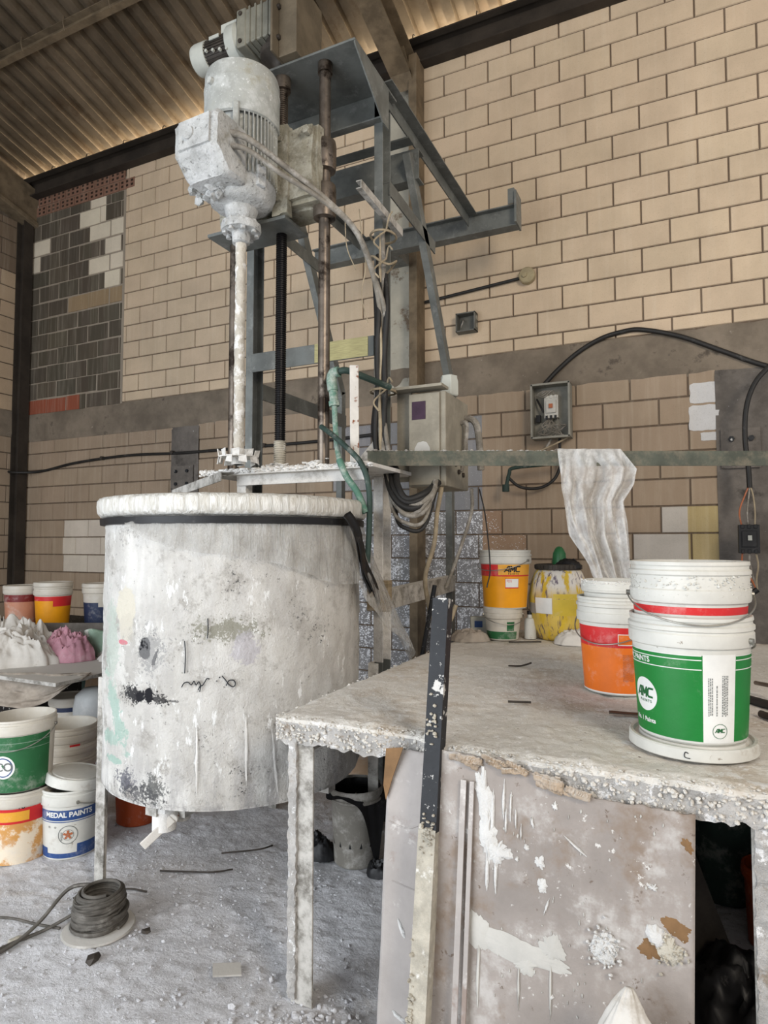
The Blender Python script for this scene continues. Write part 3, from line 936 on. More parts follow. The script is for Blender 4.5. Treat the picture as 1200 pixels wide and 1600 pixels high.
# terminal box on the side of the motor
TBA = -92
def tbox(bm):
    R = Matrix.Translation((AX, AY, 3.44)) @ Matrix.Rotation(rad(TBA), 4, 'Z')
    pts = [(.13, -.15), (.25, -.15), (.335, -.055), (.335, .10), (.31, .13), (.13, .13)]
    hw = .132
    n = len(pts)
    cl = []
    for y in (-hw, -hw + .02, hw - .02, hw):
        k = .90 if abs(y) == hw else 1
        cl.append([bm.verts.new(R @ V((.13 + (a - .13) * (.97 if k < 1 else 1), y, b * k))) for a, b in pts])
    for A, B in zip(cl, cl[1:]):
        for i in range(n):
            bm.faces.new((A[i], A[(i + 1) % n], B[(i + 1) % n], B[i]))
    bm.faces.new(cl[0][::-1]); bm.faces.new(cl[-1])
    bmesh.ops.subdivide_edges(bm, edges=bm.edges, cuts=4, use_grid_fill=True)
    for v in bm.verts:
        v.co += noise.noise_vector(v.co * 35) * .0045
tb = mo('terminal_box', tbox, M['motor_crust'], mot, ang=40)
RT = Matrix.Translation((AX, AY, 3.44)) @ Matrix.Rotation(rad(TBA), 4, 'Z')
def tlid(bm):
    box(bm, (.340, 0, .03), (.012, .19, .14))
    cyl(bm, (.342, -.03, .03), (.355, -.03, .03), .03, n=20)
    bmesh.ops.transform(bm, matrix=RT, verts=bm.verts)
    for v in bm.verts:
        v.co += noise.noise_vector(v.co * 40) * .004
mo('box_cover', tlid, M['motor_crust'], tb)
def drip(bm):
    lumps(bm, lambda r: (AX + r.uniform(-.17, .03), AY - .17 + r.uniform(-.03, .05), 3.33 + r.uniform(-.06, .05)), 60, .012, .03, 8, .9)
mo('powder_crust', drip, M['motor_crust'], mot)
# coupling, shaft, saw-tooth disc
def shaft(bm):
    lathe(bm, [(.026, 1.95 + i * .010) for i in range(118)], 24, (AX, AY, 0))
    for v in bm.verts:
        d = V((v.co.x - AX, v.co.y - AY, 0)).normalized()
        v.co += d * (.004 * noise.noise(v.co * 30) + .004 * max(0, noise.noise(v.co * 75)))
sh = mpart('mixer_shaft', lambda bm: shaft(bm), M['shaft_crust'], ang=70)
def coupling(bm):
    lathe(bm, [(.03, 3.06), (.045, 3.065), (.047, 3.11), (.05, 3.115), (.098, 3.12), (.102, 3.13), (.102, 3.155), (.088, 3.165), (.066, 3.17), (.062, 3.20), (.06, 3.235), (.03, 3.24)], 40, (AX, AY, 0))
    for i in range(8):
        t = 2 * PI * i / 8
        cyl(bm, (AX + .08 * math.cos(t), AY + .08 * math.sin(t), 3.105), (AX + .08 * math.cos(t), AY + .08 * math.sin(t), 3.17), .014, n=8)
    for v in bm.verts:
        v.co += noise.noise_vector(v.co * 40) * .004
mpart('coupling', lambda bm: (coupling(bm), down(bm, .03)), M['motor_crust'], sh, ang=50)
def disc(bm):
    lathe(bm, [(0, 1.985), (.098, 1.985), (.098, 1.991), (0, 1.991)], 48, (AX, AY, 0), cap0=False, cap1=False)
    for i in range(18):
        t = 2 * PI * i / 18
        up = 1 if i % 2 else -1
        R = Matrix.Translation((AX, AY, 1.988)) @ Matrix.Rotation(t, 4, 'Z')
        vv = [R @ V(p) for p in ((.088, -.017, 0), (.100, .017, 0), (.106, .020, up * .036), (.096, -.020, up * .030))]
        q = [bm.verts.new(p) for p in vv] + [bm.verts.new(p + (R.to_3x3() @ V((-.005, 0, 0)))) for p in vv]
        for f in ((0, 1, 2, 3), (7, 6, 5, 4), (0, 4, 5, 1), (1, 5, 6, 2), (2, 6, 7, 3), (3, 7, 4, 0)):
            bm.faces.new([q[k] for k in f])
    lathe(bm, [(0, 1.95), (.034, 1.95), (.038, 1.97), (.038, 2.03), (0, 2.03)], 20, (AX, AY, 0), cap0=False, cap1=False)
mpart('saw_tooth_disc', disc, M['crust_steel'], sh, smooth=False)

# small gear motor on the top plate
GY, GZ = 2.87, 4.43
X = lambda x: V((x, GY, GZ))
gm = mpart('gearbox', lambda bm: (bx(bm, -2.22, -1.93, GY - .09, GY + .09, 4.34, 4.54), bx(bm, -2.225, -2.16, GY - .095, GY + .095, 4.33, 4.55), bx(bm, -1.985, -1.925, GY - .095, GY + .095, 4.33, 4.55)), M['gear'], bevel=.008)
def ribs(bm):
    for i in range(4):
        bx(bm, -2.14 + i * .04, -2.13 + i * .04, GY - .096, GY + .096, 4.335, 4.545)
mpart('housing_rib', ribs, M['gear'], gm, smooth=False)
for x in (-2.195, -1.955):
    for z in (4.36, 4.52):
        mpart('housing_bolt', lambda bm: cyl(bm, (x, GY - .095, z), (x, GY - .104, z), .012, n=8), M['gear_dark'], gm)
mpart('output_flange', lambda bm: lathe(bm, [(.03, 4.142), (.035, 4.2), (.05, 4.22), (.085, 4.235), (.11, 4.25), (.112, 4.275), (.09, 4.29), (.08, 4.345)], 40, (-1.99, GY, 0)), M['gear_dark'], gm)
gmo = mpart('small_motor', lambda bm: cyl(bm, X(-2.50), X(-2.29), .074, n=40), M['gear_dark'], gm)
def smf(bm):
    for i in range(30):
        t = 2 * PI * i / 30
        box(bm, (-2.395, GY + .076 * math.cos(t), GZ + .076 * math.sin(t)), (.18, .012, .004), rx=t)
mpart('cooling_fins', smf, M['gear_dark'], gmo, smooth=False)
XM = lambda c: Matrix.Translation(V((c, GY, GZ))) @ Matrix.Rotation(rad(90), 4, 'Y')
mpart('fan_cap', lambda bm: lathe(bm, [(.06, .085), (.086, .08), (.087, .0), (.082, -.02), (.06, -.035), (0, -.04)], 40, mat=XM(-2.555), cap0=False), M['gear_light'], gmo)
mpart('motor_flange', lambda bm: (lathe(bm, [(.06, -.03), (.102, -.03), (.108, -.02), (.108, .035), (.09, .05), (.07, .07)], 40, mat=XM(-2.28)), bx(bm, -2.37, -2.26, GY - .05, GY + .05, 4.50, 4.55)), M['gear_light'], gmo)
mpart('motor_nameplate', lambda bm: (bx(bm, -2.43, -2.36, GY - .084, GY - .078, 4.455, 4.475), box(bm, (-2.43, GY - .062, 4.475), (.06, .004, .03), rx=rad(-35))), M['gear_light'], gmo, smooth=False)
for i in range(4):
    mpart('motor_bolt', lambda bm: cyl(bm, (-2.45 + i * .05, GY - .074, 4.40 - .012 * i), (-2.45 + i * .05, GY - .088, 4.40 - .012 * i), .009, n=8), M['gear_light'], gmo)
def backplate(bm):
    bx(bm, -1.925, -1.912, GY - .19, GY + .17, 4.145, 4.68)
    bx(bm, -1.912, -1.80, GY - .13, GY + .13, 4.145, 4.56)
mpart('mounting_plate', backplate, M['gear_brown'], smooth=False, bevel=.003)
for z in (4.25, 4.42, 4.58):
    mpart('plate_bolt', lambda bm: cyl(bm, (-1.912, GY - .14, z), (-1.898, GY - .14, z), .013, n=8), M['gear_dark'])
mpart('rod_cap', lambda bm: (cyl(bm, (-1.70, 2.87, 4.142), (-1.70, 2.87, 4.168), .05, n=6), bx(bm, -1.76, -1.66, 2.81, 2.87, 4.142, 4.155)), M['gear_light'])

# green hoses and the rusty flat bar at the platform's right end
fb = obj('rusty_flat_bar', (lambda bm: (bar(bm, RP(.012, .045), (-1.47, 2.785, 1.94), (-1.475, 2.785, 2.44), up=Rv), bm)[1])(NB()), M['rust_white'], bevel=.004)
tag(fb, 'white and rust flat bar standing on the end of the machine platform', 'bar')
def hose(name, pts, r, m, label, cat, group=None, n=8):
    bm = NB()
    tube(bm, pts, r, n, 8)
    return tag(obj(name, bm, m, ang=60), label, cat, group)

# three hoses of the platform end
gp = thing('water_pipe', 'dusty green pipe with elbow beside the rusty flat bar', 'pipe', (-1.62, 2.80, 1.9), world=True)
mpart('pipe', lambda bm: (tube(bm, [(-1.60, 2.815, 2.42), (-1.54, 2.82, 2.43), (-1.47, 2.90, 2.405), (-1.40, 3.05, 2.38)], .017, 10)), M['hose_dark'], gp)
mpart('elbow', lambda bm: (tube(bm, [(-1.575, 2.81, 2.425), (-1.607, 2.81, 2.42), (-1.618, 2.81, 2.39), (-1.610, 2.81, 2.33)], .027, 12), cyl(bm, (-1.610, 2.81, 2.335), (-1.603, 2.81, 2.27), .022, n=12), cyl(bm, (-1.604, 2.81, 2.275), (-1.601, 2.81, 2.25), .028, n=8)), M['hose_green'], gp)
mpart('downpipe', lambda bm: tube(bm, [(-1.602, 2.81, 2.26), (-1.59, 2.80, 2.15), (-1.575, 2.79, 2.05), (-1.535, 2.75, 1.95)], .014, 10), M['hose_green'], gp)
hose('drain_hose', [(-1.535, 2.745, 1.965), (-1.49, 2.735, 1.88), (-1.43, 2.735, 1.80), (-1.385, 2.74, 1.70)], .017, M['hose_green'], 'pale green hose sloping from the platform edge to the lid', 'hose')
hose('rubber_hose', [(-1.69, 2.83, 2.155), (-1.63, 2.80, 2.12), (-1.50, 2.74, 2.03), (-1.41, 2.735, 1.94), (-1.37, 2.74, 1.82), (-1.372, 2.75, 1.65), (-1.382, 2.75, 1.46)], .014, M['hose_dark'], 'dark green rubber hose hanging past the end of the lid', 'hose')

# ------------------------------------------------------------ cables of the machine
cgroup = 'cables strapped down the right post'
for k, (o, r, m) in enumerate(((0, .016, 'cable_grey'), (.028, .013, 'cable_grey'))):
    bm = NB()
    tube(bm, [(-1.925, 2.36, 3.51 - k * .065), (-1.84, 2.40, 3.475 - k * .055), (-1.74, 2.54, 3.40 - k * .05), (-1.62, 2.70, 3.30 - k * .02), (-1.53, 2.90, 3.19), (-1.50, 3.04, 3.02), (-1.50 + o, 3.14, 2.82), (-1.52 + o, 3.155, 2.55), (-1.51 + o, 3.15, 2.25), (-1.47 + o, 3.13, 2.02), (-1.38, 3.05, 1.82 - k * .04), (-1.27, 3.04, 1.75 - k * .05), (-1.19, 3.1, 1.80), (-1.20, 3.2, 1.885)], r, 8, 8)
    tag(obj('motor_cable', bm, M[m], ang=60), ['upper armoured cable running from the motor terminal box down the right post', 'lower armoured cable running from the motor terminal box down the right post'][k], 'cable')
rnd = random.Random(5)
bun = [('cable_black', .019, .00), ('cable_black', .017, .02), ('cable_grey', .014, .045), ('cable_black', .018, .06), ('cable_grey', .010, .01), ('cable_tan', .010, .035), ('cable_black', .011, .05)]
for k, (m, r, o) in enumerate(bun):
    bm = NB()
    x0 = -1.535 + o
    top = 3.05 + .12 * (k % 3)
    pts = [(x0 - .01, 3.17, top)]
    for z in (2.85, 2.6, 2.4, 2.2, 2.05):
        pts.append((x0 + rnd.uniform(-.012, .012), 3.16 - .02 * (k % 2) + rnd.uniform(-.01, .01), z))
    dz = (.02, .05, -.02, .07, -.07, .03, -.1)[k]
    pts += [(-1.46 + o, 3.12, 1.96), (-1.39 + o * .5, 3.05, 1.80 + dz), (-1.30, 3.03, 1.72 + dz * .9), (-1.22, 3.08, 1.74 + dz), (-1.21 + o * .3, 3.22, 1.88)]
    tube(bm, pts, r, 8, 7)
    tag(obj('post_cable', bm, M[m], ang=60), 'one of the dusty cables strapped together down the right post of the machine', 'cable', cgroup)
for k, (z, zz) in enumerate(((3.28, .0), (3.12, .03), (2.395, .0))):
    bm = NB()
    ring = [(-1.505 + .07 * math.cos(t), 3.2 + .085 * math.sin(t) - .01, z + zz * math.sin(t * 2)) for t in [2 * PI * i / 10 for i in range(11)]]
    tube(bm, ring, .0065, 6, 5)
    tube(bm, [(-1.46, 3.13, z), (-1.43, 3.10, z + .05), (-1.40, 3.08, z + .02 + .05 * (k == 0))], .005, 6, 5)
    tube(bm, [(-1.46, 3.13, z), (-1.50, 3.06, z - .08), (-1.46, 3.04, z - .14)], .005, 6, 5)
    tag(obj('cable_tie', bm, M['cable_tan']), ['frayed tan tie highest on the right post of the machine', 'frayed tan tie just below the highest one on the right post', 'frayed tan tie on the right post level with the green pipe'][k], 'tie')
for k, pts in enumerate(([(-1.62, 2.95, 3.36), (-1.61, 2.95, 3.15), (-1.57, 2.98, 3.02)], [(-1.56, 3.0, 3.36), (-1.545, 3.0, 3.22), (-1.53, 3.02, 3.05), (-1.56, 3.03, 2.9), (-1.52, 3.03, 2.74)])):
    hose('loose_string', pts, .003, M['cable_tan'], ['short loose string hanging left of the cable arm', 'long loose string dangling in front of the right post'][k], 'string', n=5)
hose('looped_cable', [(-1.20, 3.3, 1.875), (-1.20, 3.22, 1.72), (-1.23, 3.25, 1.55), (-1.30, 3.3, 1.38), (-1.33, 3.4, 1.25), (-1.31, 3.45, 1.12), (-1.24, 3.5, 1.10), (-1.2, 3.52, 1.2)], .013, M['cable_tan'], 'tan cable looping below the control box to the low rail', 'cable')
hose('thin_cable', [(-1.08, 3.45, 1.86), (-1.10, 3.5, 1.72), (-1.20, 3.52, 1.45), (-1.27, 3.55, 1.3)], .010, M['cable_grey'], 'grey cable slanting down from the right of the control box', 'cable')
hose('thin_cable', [(-1.05, 3.5, 1.86), (-1.03, 3.55, 1.7), (-1.02, 3.6, 1.42), (-1.04, 3.6, 1.3)], .004, M['cable_black'], 'thin black wire hanging straight from the right of the control box', 'wire')
bm = NB()
cyl(bm, (-1.265, 3.35, 1.32), (-1.385, 3.40, .80), .013, n=10)
tag(obj('steel_rod', bm, M['black_iron']), 'thin dark rod leaning behind the edge of the dusty table', 'rod')

# ------------------------------------------------------------ control box on the machine
ct = thing('control_box', 'beige dusty electrical control box with purple sticker beside the right post', 'control box', (-1.27, 3.25, 1.87), world=True)
mpart('box_body', lambda bm: bx(bm, -1.385, -1.165, 3.262, 3.66, 1.865, 2.385), M['panel_box'], ct, smooth=False, bevel=.006)
dr = mpart('box_door', lambda bm: bx(bm, -1.375, -1.195, 3.245, 3.26, 1.872, 2.378), M['panel_box'], ct, smooth=False, bevel=.004)
mpart('sticker', lambda bm: bx(bm, -1.355, -1.275, 3.242, 3.246, 2.235, 2.335), M['purple'], dr, smooth=False)
mpart('back_bracket', lambda bm: (bx(bm, -1.47, -1.385, 3.30, 3.32, 1.9, 2.42), bx(bm, -1.47, -1.165, 3.20, 3.31, 2.40, 2.415)), M['panel_box'], ct, smooth=False)
def hand(bm):     # palm smear of paler dust on the door
    pts = []
    for i in range(40):
        t = 2 * PI * i / 40
        r = .046 * (1 + .12 * noise.noise(V((i * .4, 3, 1))))
        pts.append(bm.verts.new((-1.295 + r * math.cos(t), 3.2435, 2.06 + r * 1.15 * math.sin(t))))
    bm.faces.new(pts)
mpart('dust_smear', hand, M['stain_pale'], dr, smooth=False)
for y, z in ((3.42, 2.0), (3.52, 2.02), (3.47, 1.96), (3.55, 1.95)):
    mpart('hole_plug', lambda bm: cyl(bm, (-1.165, y, z), (-1.155, y, z), .014, n=12), M['gear_dark'], ct)
mpart('cable_gland', lambda bm: (tube(bm, [(-1.165, 3.60, 2.29), (-1.12, 3.60, 2.28), (-1.09, 3.6, 2.23), (-1.075, 3.6, 2.1), (-1.07, 3.6, 1.98)], .02, 10), tube(bm, [(-1.165, 3.52, 2.25), (-1.13, 3.52, 2.24), (-1.14, 3.52, 2.1), (-1.16, 3.52, 1.97)], .013, 8)), M['cable_grey'], ct)
bm = NB()
lathe(bm, [(0, 2.386), (.05, 2.386), (.056, 2.395), (.056, 2.47), (.05, 2.49), (.05, 2.505), (0, 2.505)], 6, (-1.20, 3.42, 0), cap0=False, cap1=False)
tag(obj('white_cap', bm, M['gear_light'], ang=20, bevel=.004), 'pale plastic pot standing on the control box', 'pot')

# ------------------------------------------------------------ rail across the wall and what hangs from it
rl = thing('steel_rail', 'dusty green angle rail running from the machine post to the wall', 'rail', (-1.50, 2.985, 2.0), world=True)
P0 = V((-1.50, 2.985, 2.038))
mpart('angle_bar', lambda bm: bar(bm, LP(.07, .078, .008, -1, -1), P0, P0 + Rv * 5.25), M['beam_green'], rl, smooth=False)
mpart('powder_crust', lambda bm: lumps(bm, lambda r: tuple(P0 + Rv * (r.random() ** 1.5 * 1.3) + V((-Rv.y, Rv.x, 0)) * r.uniform(0, .05) + V((0, 0, .002))), 150, .005, .012, 11), M['grey_steel_dusty'], rl)
mpart('corner_gusset', lambda bm: bar(bm, RP(.01, .10), (-1.60, 3.15, 1.99), (-1.49, 3.15, 2.10), up=(0, 0, 1)), M['grey_steel_dusty'], rl, smooth=False)
mpart('end_foot', lambda bm: box(bm, P0 + Rv * 5.25 + V((0, 0, -.06)), (.02, .24, .26), rz=rad(25)), M['beam_green'], rl, smooth=False)

def sheet(bm):
    def lerp(tab, v):
        for (a, x), (b, y) in zip(tab, tab[1:]):
            if v <= b:
                return x + (y - x) * (v - a) / (b - a)
        return tab[-1][1]
    Lf = [(0, .905), (.06, .905), (.35, .918), (.65, .97), (.85, 1.05), (1, 1.10)]
    Rt = [(0, 1.22), (.06, 1.235), (.2, 1.315), (.30, 1.295), (.42, 1.238), (.7, 1.265), (1, 1.30)]
    def fn(u, v):
        a, b = lerp(Lf, v), lerp(Rt, v)
        r = a + (b - a) * u
        z = 2.048 - max(0, v - .06) * .77
        ph = u * 17 + v * 4 + 1.2 * noise.noise(V((u * 3, v * 2, 5)))
        k = min(1, max(0, v - .06) * 4)
        cr = 1 - abs(noise.noise(V((u * 3.2 + v * 1.5, v * 2.6 - u, 3)))) * 2
        d = .012 + k * (.026 * math.sin(ph + v * 2) + .014 * math.sin(u * 37 + v * 6 + 2 * cr) + .018 * cr + .05 * fbm((u * 2.6, v * 1.6, 0), 1.1, 3))
        if .5 < u < .8 and v > .45:
            d -= .06 * (v - .45)
        wd = 3.335 - d
        if v < .06:
            wd = 3.323 + (.06 - v) / .06 * .12
            z = 2.048 + .004 * math.sin(ph)
        if v > .9:
            z += (v - .9) * (.5 * noise.noise(V((u * 5, 0, 2))) + .1)
        return V((r * .9048 - wd * .4258, r * .4258 + wd * .9048, z))
    grid(bm, 120, 80, fn)
bm = NB()
sheet(bm)
tag(obj('plastic_sheet', bm, M['film'], ang=80, solid=.0012), 'crumpled clear plastic sheet hung over the green rail', 'plastic sheet')

# ------------------------------------------------------------ tank
TX, TY, TR, TZ0, TZ1 = -2.037, 2.60, .61, .48, 1.66
tank = thing('mixing_tank', 'large cylindrical steel tank crusted with white paint standing on legs', 'tank', (TX, TY, 0), world=True)
def on_tank(th, z, d=0):
    return V((TX + (TR + d) * math.cos(th), TY + (TR + d) * math.sin(th), z))
def tshell(bm):
    def fn(u, v):
        th = 2 * PI * u
        z = TZ0 + (TZ1 - TZ0) * v
        d = .0035 * fbm((math.cos(th) * 3, math.sin(th) * 3, z * 3), 2.2, 4) + .004 * max(0, fbm((math.cos(th) * 9, math.sin(th) * 9, z * 9), 1.5, 3))
        if v < .012:
            d -= .008
        return on_tank(th, z, d)
    R = grid(bm, 260, 120, fn, wrap=True)
    c = bm.verts.new((TX, TY, TZ0 + .03))
    for i in range(260):
        bm.faces.new((R[0][(i + 1) % 260], R[0][i], c))
mpart('shell', tshell, M['tank'], tank, ang=60)
for th in (-128, 30, 112):
    t = rad(th)
    c, s = math.cos(t), math.sin(t)
    p = V((TX + (TR + .03) * c, TY + (TR + .03) * s, 0))
    lg = mpart('leg', lambda bm: (bar(bm, LP(.055, .06, .007, -1, 1), p + V((.02, 0, 0)), p + V((.02, 0, .95)), up=(0, 1, 0))), M['grey_steel_dusty'], tank, smooth=False)
mpart('rim_clamp_ring', lambda bm: lathe(bm, [(TR - .01, TZ1 - .012), (TR + .012, TZ1 - .01), (TR + .014, TZ1 + .004), (TR - .01, TZ1 + .006)], 90, (TX, TY, 0)), M['crust_steel'], tank)
mpart('drain_stub', lambda bm: (cyl(bm, (TX + .05, TY - .42, .50), (TX + .05, TY - .42, .37), .035, n=16), bx(bm, TX + .0, TX + .11, TY - .47, TY - .40, .40, .49)), M['grey_steel_dusty'], tank)
def under(bm):
    bx(bm, TX - .55, TX + .55, TY - .03, TY + .03, .42, .485)
    bx(bm, TX - .03, TX + .03, TY - .55, TY + .55, .42, .485)
mpart('support_beam', under, M['grey_steel_dusty'], tank, smooth=False)
vl = mpart('outlet_valve', lambda bm: (cyl(bm, on_tank(rad(-88), .50, -.12), on_tank(rad(-88), .35, -.12), .050, n=20), cyl(bm, on_tank(rad(-88), .43, -.12), on_tank(rad(-88), .455, -.12), .058, n=8)), M['powder'], tank)
mpart('valve_lever', lambda bm: (bar(bm, RP(.012, .036), (-1.965, 2.10, .405), (-2.06, 2.03, .30)), cyl(bm, (-1.965, 2.10, .40), (-1.98, 2.13, .41), .022, n=10)), M['rust_white'], vl, smooth=False, bevel=.004)
# marks on the shell: each a thin smear with a ragged outline
def smear(bm, th, z, wd, h, seed, rag=.35, rot=0, n=46):
    pts = []
    for i in range(n):
        t = 2 * PI * i / n
        k = 1 + rag * noise.noise(V((math.cos(t) * 2.2 + seed, math.sin(t) * 2.2, seed * 1.7))) + rag * .6 * noise.noise(V((math.cos(t) * 7 + seed, math.sin(t) * 7, 3)))
        a, b = wd / 2 * math.cos(t) * k, h / 2 * math.sin(t) * k
        a, b = a * math.cos(rot) - b * math.sin(rot), a * math.sin(rot) + b * math.cos(rot)
        pts.append((a, b))
    c = bm.verts.new(on_tank(rad(th), z, .0085))
    vs_ = [bm.verts.new(on_tank(rad(th) + a / TR, z + b, .0075)) for a, b in pts]
    for i in range(n):
        bm.faces.new((c, vs_[i], vs_[(i + 1) % n]))
def many(name, m, items):
    """each smear its own part of the tank"""
    for k, (t, z, a, b, rag, rot) in enumerate(items):
        mpart(name, lambda bm: smear(bm, t, z, a, b, k * 3.3 + len(name), rag, rot), M[m], tank)
def scribble(bm):
    def st(pts):
        tube(bm, [on_tank(rad(t), z, .009) for t, z in pts], .0022, 5, 5)
    o = 38.5
    for pts in ([(-110.5, .975), (-109.5, .992), (-108, .995), (-106.8, .985), (-105.8, 1.0), (-105, .985), (-104, .998), (-103, .982), (-102, .992), (-101, 1.01), (-100, 1.008)],
                [(-104.2, .965), (-103.2, .985), (-103.6, .958)], [(-95.5, 1.02), (-94, 1.0), (-93, .985), (-91.5, .975), (-90.6, .985), (-91.2, 1.0), (-93, 1.0), (-94, .98)],
                [(-96.6, 1.012), (-96.1, 1.016)], [(-97.6, 1.0), (-97.2, 1.0)], [(-109.4, 1.03), (-109.2, 1.1), (-109.6, 1.16)], [(-101, 1.17), (-100.8, 1.21), (-101, 1.25)]):
        st([(t + o, z) for t, z in pts])
mpart('handwriting', scribble, M['ink'], tank)
many('thick_white_drip', 'powder', [(-66, .70, .008, .26, .6, 0), (-48, .72, .009, .30, .6, .02), (-37, .66, .010, .24, .6, .1), (-31, .64, .008, .22, .6, -.1)])

# lid, wrapped in film
lid = thing('tank_lid', 'thick round tank lid wrapped in dusty white plastic film', 'lid', (TX, TY, 1.67), world=True)
def lidm(bm):
    prof = [(0, 1.672), (.55, 1.672), (.615, 1.668), (.635, 1.675), (.647, 1.69), (.650, 1.72), (.648, 1.742), (.638, 1.756), (.60, 1.762), (0, 1.764)]
    lathe(bm, prof, 150, (TX, TY, 0), cap0=False, cap1=False)
    for v in bm.verts:
        th = math.atan2(v.co.y - TY, v.co.x - TX)
        if (v.co.xy - V((TX, TY))).length > .6:
            v.co += V((math.cos(th), math.sin(th), 0)) * .004 * noise.noise(V((th * 30, v.co.z * 12, 0))) + V((0, 0, .003 * noise.noise(V((th * 11, 0, 4)))))
mpart('wrapped_disc', lidm, M['lid_wrap'], lid, ang=50)
st_ = thing('strap', 'black strap tied round the tank under the lid with a hanging tail', 'strap', (TX, TY, 1.64), world=True)
mpart('band', lambda bm: lathe(bm, [(TR + .016, 1.634), (TR + .024, 1.636), (TR + .026, 1.664), (TR + .016, 1.666)], 110, (TX, TY, 0)), M['black'], st_)
def tail(bm):
    def fn(u, v):
        th = rad(-6 + 22 * v)
        z = 1.685 - .44 * v ** 1.1
        a = (u - .5) * (.055 + .02 * v)
        return on_tank(th + a / TR * (.9), z + a * .5, .045 + .05 * v + .012 * math.sin(v * 9) + .02 * abs(u - .5))
    grid(bm, 4, 24, fn)
    def fn2(u, v):
        th = rad(0 + 9 * v)
        z = 1.60 - .27 * v
        a = (u - .5) * (.04 + .015 * v)
        return on_tank(th + a / TR, z + a * .4, .062 + .03 * v + .01 * math.sin(v * 7))
    grid(bm, 4, 16, fn2)
mpart('tail', tail, M['black'], st_, solid=.003, ang=70)
def skirt(bm):
    def fn(u, v):
        th = rad(-100 + 140 * u)
        ln = .02 + .26 * min(1, u * 1.6) ** .8 + .02 * math.sin(u * 11)
        if u > .74:
            ln += .50 * ((u - .74) / .26) ** .6
        z = 1.668 - ln * v
        d = .014 + .010 * math.sin(th * 34 + v * 3) * v + .012 * fbm((th * 4, z * 5, 1), 1.4, 3) * v + .012 * v
        if u > .70:
            d += .26 * v ** 1.2 * min(1, (u - .70) / .2)
        return on_tank(th, z, max(.012, d))
    grid(bm, 170, 40, fn)
bm = NB()
skirt(bm)
tag(obj('plastic_skirt', bm, M['film_thin'], ang=80), 'thin dusty polythene skirt hanging from the lid over the tank', 'plastic sheet')

# ------------------------------------------------------------ worktable
HT = .96
table = thing('worktable', 'long dusty steel worktable with powder caked top and legs', 'table', (-.3, 3.0, 0), world=True)
def yfront(x):
    k = min(1, max(0, (x + .78) / .12))
    return 1.888 - .085 * k * k * (3 - 2 * k) + .006 * noise.noise(V((x * 9, 0, 4)))
def ttop(bm):
    X0, X1, YB = -1.305, .62, 4.42
    rows = []
    def fn(u, v):
        x = X0 + (X1 - X0) * u
        n = v * 150
        yf = yfront(x)
        rag = .018 * noise.noise(V((x * 14, 1, 2))) + .012 * noise.noise(V((x * 40, 1, 2)))
        bulge = .010 * noise.noise(V((x * 16, n * .3, 7))) + .006 * noise.noise(V((x * 45, n, 7)))
        if n < 1:
            return V((x, yf + .06, .885))
        if n < 8:
            t = (n - 1) / 7
            return V((x, yf + .006 - bulge * .8 - .004 * t, .866 + rag * (1 - t) + .082 * t))
        t = (n - 8) / 142
        if n > 149:
            return V((x, YB, .88))
        s = t ** 1.5
        y = yf + (YB - yf) * s
        e = min(1, (x - X0) / .03, (y - yf) / .03)
        z = HT + fbm((x, y, 1), 2.2, 3) * .006 + fbm((x, y, 5), 26, 3) * .0028 + max(0, fbm((x, y, 2), 13, 3)) * .006
        return V((x, y, z - .012 * (1 - max(0, e))))
    R = grid(bm, 230, 150, fn)
    for i in (0, 230):
        vs_ = [r[i] for r in R]
        bm.faces.new(vs_ if i else vs_[::-1])
    for f in bm.faces:
        if f.calc_center_median().z < .940:
            f.material_index = 1
mpart('tabletop', ttop, [M['concrete'], M['table_edge']], table, ang=70)
def edge_crust(bm):
    lumps(bm, lambda r: (lambda x: (x, yfront(x) + abs(r.gauss(0, .03)), .955 + r.uniform(-.008, .004)))(r.uniform(-1.3, .6)), 900, .002, .006, 21, .6)
    lumps(bm, lambda r: (lambda x: (x, yfront(x) + .002, r.uniform(.872, .95)))(r.uniform(-1.3, .6)), 900, .002, .007, 22, .9)
    lumps(bm, lambda r: (-1.303 + r.uniform(-.003, .01), r.uniform(1.9, 3.4), r.uniform(.88, .957)), 400, .002, .006, 23, .9)
mpart('powder_crust', edge_crust, M['concrete'], table)
for (x, y, fx, fy) in ((-1.24, 1.90, 1, 1), (.21, 1.83, -1, 1), (-1.24, 4.35, 1, -1), (.55, 4.35, -1, -1)):
    lg = mpart('leg', lambda bm: bar(bm, LP(.085, .085, .009, -fx, fy), (x - fx * .005, y, 0), (x - fx * .005, y, .90), up=(0, 1, 0)), M['grey_steel_dusty'], table, smooth=False, bevel=.003)
    if y < 2:
        ex = x - fx * .012 if fx > 0 else x - .075
        def lc(bm):
            bx(bm, ex, ex + (.032 if fx > 0 else .075), y - .012, y + .03, .02, .885)
            bmesh.ops.subdivide_edges(bm, edges=[e for e in bm.edges if abs((e.verts[0].co - e.verts[1].co).z) > .5], cuts=90)
            bmesh.ops.subdivide_edges(bm, edges=[e for e in bm.edges if abs((e.verts[0].co - e.verts[1].co).z) < .001], cuts=3, use_grid_fill=True)
            for v in bm.verts:
                v.co += noise.noise_vector(v.co * 40) * .006 + noise.noise_vector(v.co * 110) * .003
        mpart('leg_crust', lc, M['table_edge'], lg, ang=70)
mpart('side_shade_panel', lambda bm: bx(bm, .585, .60, 1.9, 4.36, 0, .88), M['board'], table, smooth=False)  # unseen side board added to keep the table gap dark
mpart('back_shade_panel', lambda bm: bx(bm, -.55, .60, 4.30, 4.315, 0, .88), M['board'], table, smooth=False)  # unseen back board, added to shut light out below the tabletop
